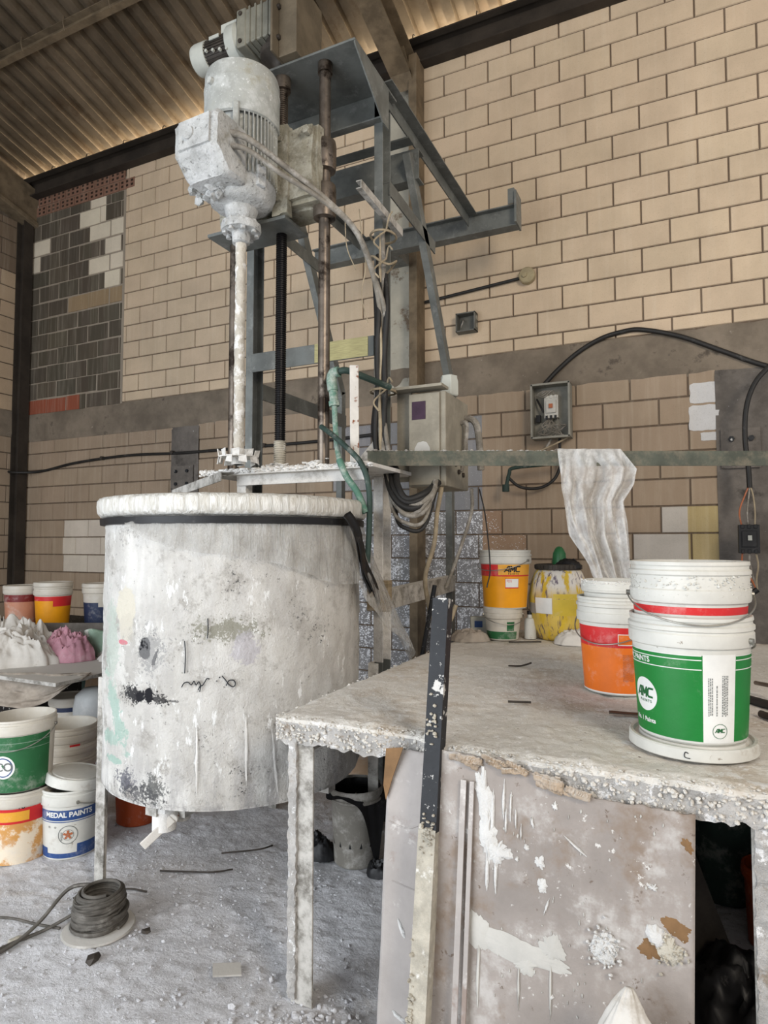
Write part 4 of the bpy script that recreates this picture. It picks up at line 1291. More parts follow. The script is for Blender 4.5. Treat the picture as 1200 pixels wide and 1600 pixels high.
mpart('inner_shade_divider', lambda bm: bx(bm, -.55, -.535, 1.95, 4.3, 0, .88), M['board'], table, smooth=False)  # hidden divider added to block light coming under the table
mpart('apron', lambda bm: (bx(bm, -1.24, .6, 4.34, 4.36, .80, .88), bx(bm, -1.235, -1.225, 1.95, 4.34, .81, .88)), M['grey_steel_dusty'], table, smooth=False)

# front boards leaning on the table edge
def yb(z, lean=.17):
    return 1.80 + (z - .9) * lean
def board(name, x0t, x1t, x0b, x1b, ztop, m, label, lean, y0, seed, nx=70, nz=90, top=None):
    bm = NB()
    def fn(u, v):
        xx_ = x0t + (x1t - x0t) * u
        z = (top(xx_) if top else ztop) * v + .004
        x = (x0b + (x0t - x0b) * v) * (1 - u) + (x1b + (x1t - x1b) * v) * u
        y = y0 + (z - ztop) * lean + .010 * fbm((x * 1.5, z * 1.5, seed), 1.2, 3)
        if v > .985:
            z += .012 * noise.noise(V((x * 30, seed, 0)))
        return V((x, y, z))
    grid(bm, nx, nz, fn)
    t = thing(name, label, 'board', ((x0t + x1t) / 2, y0, 0), world=True)
    obj('sheet', bm, m, t, ang=60, solid=.006)
    return t
bl = board('hardboard_panel', -.862, -.655, -.832, -.60, .905, M['board_light'], 'narrow pale grey board with torn top corner left of the angle bar', .17, 1.865, 4, 20)
br = board('hardboard_panel', -.70, .008, -.70, -.016, .872, M['board'], 'wide stained brown grey board closing the front of the table', .12, 1.785, 9, top=lambda x: .880 + .063 * min(1, max(0, (-.24 - x) / .25)))
def byr(x, z, d=.006):
    return V((x, 1.785 + (z - .872) * .12 + .010 * fbm((x * 1.5, z * 1.5, 9), 1.2, 3) - d, z))
def byl(x, z, d=.006):
    return V((x, 1.865 + (z - .905) * .17 + .010 * fbm((x * 1.5, z * 1.5, 4), 1.2, 3) - d, z))
def bsmear(bm, f, x, z, wd, h, seed, rag=.4, rot=0, d=.005, dome=.003, n=60):
    pts = []
    for i in range(n):
        t = 2 * PI * i / n
        k = 1 + rag * noise.noise(V((math.cos(t) * 1.8 + seed, math.sin(t) * 1.8, seed * 1.7))) + rag * .5 * noise.noise(V((math.cos(t) * 6 + seed, math.sin(t) * 6, 3)))
        a, b = wd / 2 * math.cos(t) * k, h / 2 * math.sin(t) * k
        pts.append((a * math.cos(rot) - b * math.sin(rot), a * math.sin(rot) + b * math.cos(rot)))
    c = bm.verts.new(f(x, z, d + dome))
    r1 = [bm.verts.new(f(x + a * .6, z + b * .6, d + dome * .8)) for a, b in pts]
    r0 = [bm.verts.new(f(x + a, z + b, d - .001)) for a, b in pts]
    for i in range(n):
        j = (i + 1) % n
        bm.faces.new((c, r1[i], r1[j]))
        bm.faces.new((r1[i], r0[i], r0[j], r1[j]))
def stains(name, m, items, par, f, **k):
    for q, it in enumerate(items):
        mpart(name, lambda bm: bsmear(bm, f, *it[:4], q * 2.7 + len(name), *it[4:], **k), M[m], par)
stains('pale_paint_stain', 'stain_pale', [(-.43, .478, .25, .062, .28, -.08), (-.535, .498, .075, .085, .3, .2), (-.40, .448, .06, .045, .5, 0), (-.335, .50, .07, .07, .5, 0), (-.53, .40, .009, .16, .3, 0), (-.42, .40, .006, .12, .4, 0), (-.338, .42, .006, .16, .3, 0)], br, byr)
def gush(bm):
    bsmear(bm, byr, -.525, .845, .045, .15, 2, .6, .12, dome=.006)
    bsmear(bm, byr, -.512, .75, .042, .12, 5, .6, .1, dome=.008)
    bsmear(bm, byr, -.485, .71, .085, .055, 6, .7, -.3, dome=.008)
    for k, (x, z, a, b) in enumerate(((-.512, .655, .011, .10), (-.488, .65, .010, .09), (-.47, .845, .009, .10), (-.45, .83, .006, .08), (-.435, .80, .006, .05), (-.462, .79, .007, .06), (-.42, .77, .005, .04), (-.50, .80, .012, .12))):
        bsmear(bm, byr, x, z, a, b, 7 + k, .3, 0, dome=.004)
mpart('white_paint_gush', gush, M['stain_white'], br)
def lumpset(bm, x, z, rx, rz, n, seed):
    bsmear(bm, byr, x, z, rx * 3.4, rz * 3.4, seed, .35, .2, dome=.008)
    lumps(bm, lambda q: tuple(byr(x + q.gauss(0, rx), z + q.gauss(0, rz), .008 + abs(q.gauss(0, .003)))), n, .0015, .005, seed, .9)
mpart('white_paint_clump', lambda bm: lumpset(bm, -.205, .535, .019, .022, 120, 4), M['stain_white'], br)
mpart('white_paint_clump', lambda bm: bsmear(bm, byr, -.085, .59, .045, .055, 3, .25, .6, dome=.012), M['stain_white'], br)
mpart('white_paint_clump', lambda bm: lumpset(bm, -.055, .565, .016, .018, 70, 5), M['cream_crust'], br)
stains('white_paint_splash', 'stain_white', [(-.276, .76, .006, .07, .2, .95), (-.368, .705, .026, .03, .5, 0), (-.362, .65, .026, .036, .4, 0), (-.405, .735, .014, .014, .5, 0), (-.43, .70, .01, .012, .5, 0), (-.335, .39, .012, .012, .3, 0), (-.09, .70, .02, .014, .7, 0), (-.33, .85, .014, .02, .7, 0), (-.39, .80, .008, .03, .5, .2), (-.35, .60, .006, .04, .4, -.3)], br, byr)
def dribble(bm):
    r = random.Random(9)
    for k in range(90):
        x, z = r.uniform(-.60, -.03), r.uniform(.35, .86)
        bsmear(bm, byr, x, z, r.uniform(.002, .006), r.uniform(.003, .012), k, .5, n=10, dome=.001)
sp = mpart('paint_speckle', dribble, M['stain_pale'], br)
sp['kind'] = 'stuff'
stains('brown_stain', 'stain_brown', [(-.04, .615, .07, .04, .5, -.2), (-.10, .555, .05, .04, .5, -.4), (-.012, .81, .022, .04, .5, .5)], br, lambda x, z, d: byr(x, z, d - .001), dome=.0008)
def torn(bm, x0, x1, z0, z1, n, seed, dz=0):
    r = random.Random(seed)
    for k in range(n):
        x = r.uniform(x0, x1)
        z = r.uniform(z0, z1) + dz * (x - x0)
        a, b = r.uniform(.03, .08), r.uniform(.010, .022)
        tw = r.uniform(-.3, .5)
        p = byr(x, z, .008 + r.uniform(0, .010))
        def fn(u, v):
            q = V(((u - .5) * a, -.005 * math.sin(u * 3 + v * 2) - .0012 * math.sin(u * 40), (v - .5) * b + .004 * noise.noise(V((u * 8, k, 1)))))
            q.rotate(Matrix.Rotation(tw, 3, 'Y'))
            return p + q + noise.noise_vector(V((u * 1.6 + k, v * 1.6, seed))) * .005
        grid(bm, 14, 4, fn)
t1 = mpart('torn_paper_edge', lambda bm: torn(bm, -.60, -.40, .925, .942, 14, 1), M['torn'], br, solid=.0012)
t1['kind'] = 'stuff'
t1 = mpart('torn_paper_edge', lambda bm: torn(bm, -.40, -.255, .91, .93, 10, 2, -.25), M['torn'], br, solid=.0012)
t1['kind'] = 'stuff'
def corner(bm):
    A = [byl(-.866, .908, .012), byl(-.80, .925, .03), byl(-.835, .83, .016), byl(-.855, .76, .012), byl(-.868, .80, .01)]
    q = [bm.verts.new(p) for p in A]
    bm.faces.new(q)
    bmesh.ops.subdivide_edges(bm, edges=bm.edges, cuts=3)
mpart('torn_corner', corner, M['stain_brown'], bl, smooth=False, solid=.002)
stains('white_paint_splash', 'stain_white', [(-.78, .42, .012, .05, .3, .5), (-.74, .44, .010, .03, .3, -.2), (-.77, .20, .05, .012, .5, -.4), (-.80, .14, .02, .03, .5, 0), (-.70, .55, .012, .02, .5, 0)], bl, byl)
mpart('crease', lambda bm: tube(bm, [byl(-.845, .70, .003), byl(-.78, .69, .004), byl(-.72, .72, .004), byl(-.68, .75, .003)], .0022, 5, 4), M['board_light'], bl)
mpart('crease', lambda bm: tube(bm, [byl(-.82, .54, .003), byl(-.73, .53, .004), byl(-.66, .56, .004)], .002, 5, 4), M['board_light'], bl)
# angle bar
ab = thing('angle_bar', 'black angle iron bar leaning upright against the front of the table', 'bar', (-.66, 1.62, 0), world=True)
A0, A1 = V((-.628, 1.60, 0)), V((-.632, 1.855, 1.385))
dd = A1 - A0
mpart('upper_length', lambda bm: bar(bm, LP(.05, .045, .005, -1, -1), A0 + dd * .53 + V((-.025, 0, 0)), A1 + V((-.025, 0, 0)), up=(0, -1, 0)), M['black_iron'], ab, smooth=False)
def lowlen(bm):
    bar(bm, LP(.052, .046, .007, -1, -1), A0 + V((-.026, -.001, 0)), A0 + dd * .535 + V((-.026, -.001, 0)), up=(0, -1, 0))
mpart('crusted_length', lowlen, M['cream_crust'], ab, smooth=False)
for nm, f0, s0, x0, x1, n, sd in (('paint_clot', .53, .020, -.07, -.03, 46, 3), ('paint_clot', .735, .018, -.07, -.04, 24, 4), ('paint_clot', .15, .07, -.08, -.065, 90, 5)):
    mpart(nm, lambda bm: lumps(bm, lambda r: tuple(A0 + dd * (f0 + r.gauss(0, s0)) + V((r.uniform(x0, x1), -.003, 0))), n, .003, .007, sd, .8), M['cream_crust'], ab)
bm = NB()
bar(bm, RP(.016, .004), (-.585, 1.64, 0), (-.585, 1.775, .88), up=(0, -1, 0))
bar(bm, RP(.012, .006), (-.562, 1.65, 0), (-.560, 1.775, .88), up=(0, -1, 0))
tag(obj('wall_strip', bm, M['board_light'], smooth=False), 'thin pale strip of trim along the right of the angle bar', 'strip')
# white cloth at the foot of the board
def wcloth(bm):
    R = [[None] * 81 for _ in range(34)]
    cx, cy = -.158, 1.60
    for j in range(34):
        v = j / 33
        for i in range(81):
            t = 2 * PI * i / 80
            r = .008 + .23 * v ** .95 * (1 + v * (.20 * math.sin(3 * t + 1) + .10 * math.sin(5 * t + v * 2)))
            z = .543 - .53 * v ** 1.1 
            r += .005 * math.sin(v * 95 + t * 2) * min(1, v * 3) * (.5 + .5 * math.sin(t + 1)) + .006 * noise.noise(V((math.cos(t) * 3, math.sin(t) * 3, v * 5)))
            y = cy + r * math.sin(t) * .62
            y = min(y, 1.785 + (z - .872) * .12 - .02)
            R[j][i] = bm.verts.new((cx + .02 * (1 - v) + r * math.cos(t), y, max(.004, z)))
    for j in range(33):
        for i in range(80):
            bm.faces.new((R[j][i], R[j][i + 1], R[j + 1][i + 1], R[j + 1][i]))
    bm.faces.new(R[0][:80])
    bmesh.ops.remove_doubles(bm, verts=bm.verts, dist=.0004)
bm = NB()
wcloth(bm)
tag(obj('paper_cloth', bm, M['cloth'], ang=80), 'white ribbed paper cloth draped in a peak before the table board', 'cloth')

# ------------------------------------------------------------ pails
def arc_text(s, size, r, th, z, m, parent, bold=.0, name='lettering', lean=0, spin=0, sx=1.0, d=.0012):
    """letters wrapped on a cone wall; r(z) radius, th centre angle"""
    cu = bpy.data.curves.new('letters', 'FONT')
    cu.body = s
    cu.size = size
    cu.align_x, cu.align_y = 'CENTER', 'CENTER'
    cu.offset = bold
    cu.shear = lean
    to = bpy.data.objects.new('letters', cu)
    COL.objects.link(to)
    dg = bpy.context.evaluated_depsgraph_get()
    me = bpy.data.meshes.new_from_object(to.evaluated_get(dg))
    bm = bmesh.new()
    bm.from_mesh(me)
    bpy.data.objects.remove(to)
    bpy.data.curves.remove(cu)
    bpy.data.meshes.remove(me)
    if spin:
        bmesh.ops.rotate(bm, verts=bm.verts, matrix=Matrix.Rotation(spin, 3, 'Z'))
    bmesh.ops.triangulate(bm, faces=bm.faces)
    xs = [v.co.x for v in bm.verts] or [0]
    k = min(xs)
    while k < max(xs):
        k += .006
        bmesh.ops.bisect_plane(bm, geom=bm.verts[:] + bm.edges[:] + bm.faces[:], plane_co=(k, 0, 0), plane_no=(1, 0, 0))
    for v in bm.verts:
        zz = z + v.co.y
        rr = r(zz) + d
        a = th + v.co.x * sx / rr
        v.co = V((rr * math.cos(a), rr * math.sin(a), zz))
    return obj(name, bm, m, parent, smooth=False)

def logo(h, r, th, z, m, parent, d=.0018, name='lettering', sx=1.0, lean=.12):
    """the three heavy letters A M C drawn as strokes"""
    P = [[(0, 0), (.46, 1), (.66, 1), (.66, 0)], [(.30, .28), (.62, .28)], [(.92, 0), (.92, 1), (1.22, .30), (1.52, 1), (1.52, 0)], [(2.42, .94), (1.90, .94), (1.76, .80), (1.76, .20), (1.90, .06), (2.42, .06)]]
    wd = .105
    bm = NB()
    def put(x, y):
        xx = (x - 1.21 + (y - .5) * lean) * h * sx
        zz = z + (y - .5) * h
        rr = r(zz) + d
        a = th + xx / rr
        return V((rr * math.cos(a), rr * math.sin(a), zz))
    for pl in P:
        for (x0, y0), (x1, y1) in zip(pl, pl[1:]):
            L_ = math.hypot(x1 - x0, y1 - y0)
            ux, uy = (x1 - x0) / L_, (y1 - y0) / L_
            a0, a1 = -wd * .6, L_ + wd * .6
            n = max(2, int(L_ * 6))
            q = []
            for i in range(n + 1):
                t = a0 + (a1 - a0) * i / n
                q.append([bm.verts.new(put(x0 + ux * t - uy * wd * e, min(1.06, max(-.06, y0 + uy * t + ux * wd * e)))) for e in (-1, 1)])
            for A, B in zip(q, q[1:]):
                bm.faces.new((A[0], B[0], B[1], A[1]))
    return obj(name, bm, m, parent, smooth=False)

def wrap(r, z0, z1, t0, t1, d=.0006, rag=0, n=None):
    bm = NB()
    n = n or max(4, int(abs(t1 - t0) / rad(4)))
    def fn(u, v):
        t = t0 + (t1 - t0) * u
        z = z0 + (z1 - z0) * v
        return V(((r(z) + d) * math.cos(t), (r(z) + d) * math.sin(t), z))
    grid(bm, n, 3, fn)
    return bm
def roundel(r, th, z, R0, R1=0, d=.001, n=40):
    bm = NB()
    def pt(a, q):
        zz = z + q * math.sin(a)
        t = th + q * math.cos(a) / r(zz)
        return V(((r(zz) + d) * math.cos(t), (r(zz) + d) * math.sin(t), zz))
    rings = [[bm.verts.new(pt(2 * PI * i / n, q)) for i in range(n)] for q in ([R0, R0 * .66, R0 * .33] if not R1 else [R0, R1])]
    for a, b in zip(rings, rings[1:]):
        for i in range(n):
            bm.faces.new((a[i], a[(i + 1) % n], b[(i + 1) % n], b[i]))
    if not R1:
        bm.faces.new(rings[-1])
    return bm

def pail(label, loc, h=.36, rt=.152, rb=.132, m='white_pail', bands=(), rot=0, tilt=(0, 0), lid=None, handle=None, group=None, skirt=.10, inner=None, name='paint_pail', cat='pail'):
    """plastic pail: body with lip and collar rings, printed bands, wire bail, lid; th in degrees from +x"""
    t = thing(name, label, cat, loc, group, rot=(rad(tilt[0]), rad(tilt[1]), rad(rot)))
    zs = h - skirt
    R = lambda z: rb + (rt - rb) * max(0, min(1, z / zs))
    bm = NB()
    out = [(0, 0), (rb - .006, 0), (rb, .006), (R(zs), zs), (rt + .008, zs + .004), (rt + .010, zs + .012), (rt + .010, zs + .038), (rt + .006, zs + .042), (rt + .006, h - .040), (rt + .011, h - .036), (rt + .011, h - .026), (rt + .005, h - .022),
           (rt + .005, h - .014), (rt + .008, h - .010), (rt + .007, h - .001), (rt + .003, h), (rt - .002, h - .003), (rt - .004, h - .03), (rt - .006, zs), (rb - .006, .012), (0, .012)]
    lathe(bm, out, 72, cap0=False, cap1=False)
    obj('body', bm, M[m], t, ang=30)
    for b_ in bands:
        z0, z1, a0, a1, mm = b_[:5]
        obj(b_[5] if len(b_) > 5 else 'printed_label', wrap(R, z0, z1, rad(a0), rad(a1), b_[6] if len(b_) > 6 else .0006), M[mm], t)
    if handle:
        a, drop = rad(handle[0]), handle[1]
        n = V((math.cos(a + PI / 2), math.sin(a + PI / 2), 0)) * handle[2]
        q = V((math.cos(a), math.sin(a), 0))
        zz = zs + .022
        rr = rt + .014
        pts = []
        for i in range(15):
            f = PI * i / 14
            p = q * (rr + .004) * math.cos(f) + n * (rr + .006) * math.sin(f)
            pts.append(V((p.x, p.y, zz - drop * math.sin(f))))
        bm = NB()
        tube(bm, pts, .0024, 6, 3)
        for sgn in (1, -1):
            cyl(bm, q * sgn * rt + V((0, 0, zz)), q * sgn * (rr + .006) + V((0, 0, zz)), .008, n=10)
        obj('bail_handle', bm, M['wire'], t)
    if lid:
        bm = NB()
        r = rt + .012
        lathe(bm, [(0, .006), (r - .028, .006), (r - .022, .012), (r - .006, .012), (r, .006), (r, -.022), (r - .004, -.026), (r - .006, -.022), (r - .008, 0), (0, 0)], 60, c=(0, 0, h + .004), cap0=False, cap1=False)
        obj('lid', bm, M[lid], t, ang=30)
    return t, R

def loose_lid(label, loc, r, m, rot=(0, 0, 0), h=.034, flip=False):
    bm = NB()
    pr = [(0, h), (r - .03, h), (r - .026, h - .008), (r - .016, h - .008), (r - .012, h), (r - .004, h), (r, h - .004), (r + .001, .003), (r - .003, 0), (r - .008, .002), (0, .002)]
    if flip:
        pr = [(a, h - b) for a, b in pr]
    lathe(bm, pr, 72, cap0=False, cap1=False)
    o = obj('pail_lid', bm, M[m], ang=30)
    o.location = loc
    o.rotation_euler = [rad(a) for a in rot]
    return tag(o, label, 'lid')

# the two big pails on the front of the table
GX, GYY = .005, 2.10
fl = loose_lid('loose white pail lid under the tall green pail', (GX, GYY - .005, HT + .008), .171, 'white_pail')
bm = NB()
tube(bm, [(-.01, -.1722, .022), (-.017, -.1722, .025), (-.02, -.172, .018), (-.018, -.1722, .011), (-.006, -.1725, .009)], .0012, 5, 5)
obj('ink_mark', bm, M['ink'], fl)
gp_, R = pail('green paint pail at the table front with a white roundel and pale strip', (GX, GYY, HT + .043), h=.345, rt=.158, rb=.143, skirt=.085,
              bands=((.012, .245, -215, -79, 'pail_green'), (.012, .245, -45, 10, 'pail_green'), (.010, .248, -79, -45, 'label_white', 'pale_strip')), handle=(-28, .05, .6))
for z in (.243, .231, .205):
    obj('white_line', wrap(R, z, z + .0025, rad(-215), rad(-80), .0012), M['label_white'], gp_)
    obj('white_line', wrap(R, z, z + .0025, rad(-45), rad(10), .0012), M['label_white'], gp_)
rd = obj('roundel', roundel(R, rad(-143), .118, .047), M['label_white'], gp_)
logo(.027, R, rad(-143), .124, M['ink_green'], rd)
arc_text('P A I N T S', .0105, R, rad(-142), .099, M['ink_green'], rd, .0003, d=.0018)
arc_text('AMC PAINTS', .022, R, rad(-155), .219, M['label_white'], gp_, .0006, d=.0014)
arc_text('No. 1 Paints', .018, R, rad(-146), .046, M['label_white'], gp_, .0005, d=.0014)
obj('ring_logo', roundel(R, rad(-62), .042, .020, .0188, .0016), M['ink_green'], gp_)
logo(.0105, R, rad(-62), .044, M['ink_green'], gp_)
rnd = random.Random(3)
def fine(bm_r, th, z0, z1, cols, seed, mname, par, vertical=True, step=.0045, wd=.0022):
    bm = NB()
    r = random.Random(seed)
    for c in range(cols):
        z = z1
        a = th + c * step / bm_r(z0)
        while z > z0:
            ln = r.uniform(.002, .007)
            for q in range(2):
                pass
            p = [(a, z), (a + wd / bm_r(z), z), (a + wd / bm_r(z), z - ln), (a, z - ln)]
            bm.faces.new([bm.verts.new(((bm_r(zz) + .0016) * math.cos(t), (bm_r(zz) + .0016) * math.sin(t), zz)) for t, zz in p])
            z -= ln + r.uniform(.001, .0025)
    return obj('fine_print', bm, M[mname], par, smooth=False)
fine(R, rad(-74), .085, .185, 3, 1, 'ink_grey', gp_)
fine(R, rad(-66), .085, .165, 1, 2, 'ink_grey', gp_)
fine(R, rad(-60), .085, .192, 4, 3, 'ink_grey', gp_)
np_, R = pail('white pail with a red stripe nested in the tall green pail', (GX, GYY + .003, HT + .186), h=.355, rt=.153, rb=.137, skirt=.118, bands=((.209, .230, -200, 30, 'pail_red'),), handle=(10, .075, -1.0))
def crust_ring(R_, z, n, seed, h=.02, a0=-170, a1=10):
    bm = NB()
    def fn(r):
        t = rad(r.uniform(a0, a1))
        return (R_ * math.cos(t), R_ * math.sin(t), z + r.uniform(-h, h))
    lumps(bm, fn, n, .001, .004, seed, .9)
    return bm
dp = obj('dried_paint', crust_ring(.161, .285, 170, 5, .03), M['white_pail'], np_)
dp['kind'] = 'stuff'
op, R = pail('orange and red paint pail behind the tall green pail', (-.255, 2.765, HT + .006), h=.375, rt=.150, rb=.132, skirt=.10,
             bands=((.01, .185, -200, 0, 'pail_orange'), (.185, .262, -200, 0, 'pail_red'), (.195, .238, -85, -40, 'label_white', 'box_outline', .0011), (.198, .235, -84, -41, 'pail_orange', 'orange_box', .0016)), handle=(-20, .10, -.95))
fine(R, rad(-78), .06, .16, 9, 5, 'ink_brown', op)
obj('pale_edge', wrap(R, .0, .262, rad(-163), rad(-161.6), .0012), M['label_white'], op)
obj('pale_edge', wrap(R, .006, .011, rad(-200), rad(0), .0013), M['label_white'], op)
pl_, R2 = pail('dusty white pail nested in the orange pail under the plastic sheet', (-.245, 2.78, HT + .10), h=.345, rt=.142, rb=.124, skirt=.05)
dp = obj('dried_paint', crust_ring(.150, .335, 160, 6, .012), M['powder'], pl_)
dp['kind'] = 'stuff'
# far end of the table
sw_, R = pail('small white pail with green print under the yellow pail', (-1.035, 3.93, HT + .004), h=.185, rt=.108, rb=.094, m='old_white_pail', skirt=.055, bands=((.01, .055, -160, -20, 'pail_green_old'), (.06, .115, -62, -35, 'pail_green_old')), handle=(-150, .05, 1), lid='old_white_pail')
yp, R = pail('yellow and red paint pail standing on the small white pail', (-1.02, 3.94, HT + .198), h=.355, rt=.150, rb=.130, skirt=.085, bands=((.008, .20, -200, 0, 'pail_yellow'), (.20, .268, -200, -92, 'pail_red'), (.197, .205, -200, 0, 'pail_red', 'red_line', .001), (.205, .268, -92, 0, 'label_amber', 'amber_box'), (.125, .185, -76, -42, 'pail_red', 'sticker', .001), (.132, .182, -75, -43, 'label_white', 'sticker', .0016)), handle=(-20, .06, -1))
logo(.034, R, rad(-58), .241, M['ink'], yp, sx=1.15)
arc_text('P A I N T S', .014, R, rad(-56), .2125, M['ink'], yp, .0004, d=.0018)
fine(R, rad(-72), .165, .178, 7, 9, 'pail_red', yp)
plastic('drum_yellow', 206, 178, 62, .15)
def drum():
    t = thing('yellow_drum', 'round yellow plastic drum streaked with purple and white paint', 'drum', (-.725, 4.10, HT))
    bm = NB()
    lathe(bm, [(0, .002), (.115, .002), (.135, .02), (.165, .10), (.180, .19), (.183, .26), (.172, .34), (.150, .405), (.138, .425), (.132, .43), (0, .43)], 64, cap0=False, cap1=False)
    b = MB('streaked_drum')
    st = b.noise(1, 6, .65, b.mapc((22, 22, 2.2)))
    sx = b.N('ShaderNodeSeparateXYZ')
    b.L(b.co, sx.inputs[0])
    top = b.ramp(sx.outputs[2], .24, .36)
    c = b.mix(b.ramp(b.noise(5, 5, .6), .3, .7), srgb(196, 160, 34), srgb(222, 190, 62))
    c = b.mix(b.math('MULTIPLY', b.ramp(st, .40, .52), b.math('ADD', b.math('MULTIPLY', top, .95), .12)), c, srgb(214, 208, 198))
    st2 = b.noise(1, 6, .7, b.mapc((30, 30, 2.6)), .4)
    c = b.mix(b.math('MULTIPLY', b.ramp(st2, .52, .60), .9), c, srgb(84, 68, 92))
    m = b.fin(c, .5, 0, b.bump(st, .3, .004))
    obj('body', bm, m, t, ang=50)
    bm = NB()
    lathe(bm, [(.13, .43), (.140, .432), (.140, .462), (.128, .466), (.120, .462), (.118, .44), (0, .44)], 50, cap0=False, cap1=False)
    for i in range(30):
        a = 2 * PI * i / 30
        box(bm, (.141 * math.cos(a), .141 * math.sin(a), .448), (.008, .016, .024), rz=a)
    obj('screw_ring', bm, M['gear_dark'], t)
    Rf = lambda z: .180 - .0 * z
    bm = roundel(lambda z: .1815, rad(-95), .235, .001)
    bm.free()
    def fr(z):
        pr = [(.10, .165), (.19, .180), (.26, .183), (.34, .172)]
        for (a, x), (b_, y) in zip(pr, pr[1:]):
            if z <= b_:
                return x + (y - x) * (z - a) / (b_ - a)
        return .17
    obj('paper_label', wrap(fr, .17, .265, rad(-128), rad(-92), .002), M['label_white'], t)
    obj('torn_label', wrap(fr, .165, .23, rad(-152), rad(-128), .003), M['cloth_grey'], t)
    obj('pale_label', wrap(fr, .16, .29, rad(-90), rad(-40), .0015), M['drum_yellow'], t)
drum()
def rag(name, label, cat, c, sx, sy, sz, m, seed, n=60, rot=0, amp=.35):
    """a loose heap of cloth: a low dome with soft winding folds"""
    bm = NB()
    nr = n // 2
    R = []
    S = V((seed * 3.1, seed * 1.7, 0))
    def fold(x, y, f):
        wx = noise.noise(V((x * f * .6, y * f * .6, seed))) * .9
        wy = noise.noise(V((x * f * .6 + 7, y * f * .6, seed))) * .9
        a = noise.noise(V((x * f + wx, y * f + wy, 2)) + S)
        return math.exp(-(a * 3.4) ** 2)
    for j in range(nr + 1):
        q = 1 - j / nr
        row = []
        for i in range(n):
            t = 2 * PI * i / n
            rr = q * (1 + .16 * noise.noise(V((math.cos(t) * 1.4, math.sin(t) * 1.4, seed))) + .07 * noise.noise(V((math.cos(t) * 5, math.sin(t) * 5, seed))))
            x, y = rr * math.cos(t), rr * math.sin(t)
            dome = max(0, 1 - q ** 2.2) ** .55
            k = .62 + .35 * noise.noise(V((x * 1.6, y * 1.6, seed * 2)))
            h = dome * (k + amp * (.6 * fold(x, y, 2.2) + .40 * fold(x + 3, y, 4.8) + .26 * fold(x, y + 5, 9)))
            s = .05 * noise.noise(V((x * 6, y * 6, seed)))
            row.append(bm.verts.new(((x + s) * sx, (y + s) * sy, max(.001, h * sz) if j else .001)))
        R.append(row)
    for a, b in zip(R, R[1:]):
        for i in range(n):
            bm.faces.new((a[i], a[(i + 1) % n], b[(i + 1) % n], b[i]))
    bmesh.ops.remove_doubles(bm, verts=bm.verts, dist=.0005)
    o = obj(name, bm, M[m], ang=80)
    o.location = c
    o.rotation_euler.z = rad(rot)
    return tag(o, label, cat)
rag('rag', 'crumpled off white rag at the foot of the yellow drum', 'rag', (-.60, 3.93, HT + .002), .13, .09, .085, 'cloth', 3, rot=25)
rag('rag', 'dirty striped rag on the far table corner by the small white pail', 'rag', (-1.20, 3.78, HT + .002), .12, .08, .075, 'cloth_grey', 7, rot=25)
bm = NB()
box(bm, (0, 0, .06), (.11, .06, .12))
bmx = obj('small_carton', bm, M['gear_light'], bevel=.006)
bmx.location, bmx.rotation_euler = (-1.215, 4.02, HT + .003), (0, 0, rad(20))
tag(bmx, 'small pale carton with a blue square behind the far rag', 'carton')
obj('blue_square', (lambda b_: (bx(b_, -.03, .02, -.032, -.0305, .055, .095), b_)[1])(NB()), M['label_blue'], bmx, smooth=False)
bm = NB()
lathe(bm, [(0, 0), (.035, 0), (.037, .005), (.037, .11), (.03, .125), (.018, .13), (.018, .15), (0, .15)], 24, cap0=False, cap1=False)
o = obj('plastic_bottle', bm, M['white_pail'])
o.location = (-.885, 4.02, HT + .003)
obj('cap', (lambda b_: (cyl(b_, (0, 0, .15), (0, 0, .172), .02, n=16), b_)[1])(NB()), M['black'], o)
tag(o, 'little white bottle with dark cap between yellow pail and drum', 'bottle')
bm = NB()
lathe(bm, [(0, 0), (.04, 0), (.045, .02), (.04, .09), (.025, .12), (.016, .13), (0, .135)], 20, cap0=False, cap1=False)
o = obj('green_bottle', bm, M['pail_green_old'])
o.location = (-.72, 4.12, HT + .441)
tag(o, 'green bottle standing on top of the yellow drum', 'bottle')
rag('black_cloth', 'black cloth scrap lying on the yellow drum', 'cloth', (-.66, 4.06, HT + .441), .08, .06, .06, 'black', 12, 40)
# odds and ends on the table
bm = NB()
bar(bm, RP(.032, .003), (-.25, 2.345, HT + .014), (-.13, 2.36, HT + .014))
tag(obj('scraper_blade', bm, M['gear_dark'], smooth=False), 'dark flat scraper blade lying by the tall green pail', 'blade')
for k, (pts, lb) in enumerate((([(-.77, 3.02, .975), (-.72, 3.06, .972), (-.68, 3.10, .982)], 'dark curved twig lying on the table behind the angle bar'), ([(-.95, 3.74, .975), (-.86, 3.80, .974), (-.78, 3.83, .976)], 'dark twig lying before the small white pail'), ([(-.60, 2.34, .975), (-.52, 2.36, .976)], 'short dark twig in the middle of the table'))):
    hose('twig', pts, .0045, M['gear_dark'], lb, 'twig', n=5)
# pipes and rods behind the green pail, right edge of the table
for k, (a, b, r, m, lb) in enumerate((((.20, 2.75, .975), (.50, 2.28, 1.0), .016, 'cable_black', 'black pipe lying at the right edge of the table'), ((.235, 2.9, 1.01), (.56, 2.36, 1.06), .008, 'rod', 'thin steel rod lying over the black pipe'), ((.22, 2.55, .972), (.52, 2.1, .985), .012, 'gear_dark', 'brown iron rod nearest the green pail'))):
    bm = NB()
    cyl(bm, a, b, r, n=12)
    tag(obj('metal_rod', bm, M[m]), lb, 'rod')

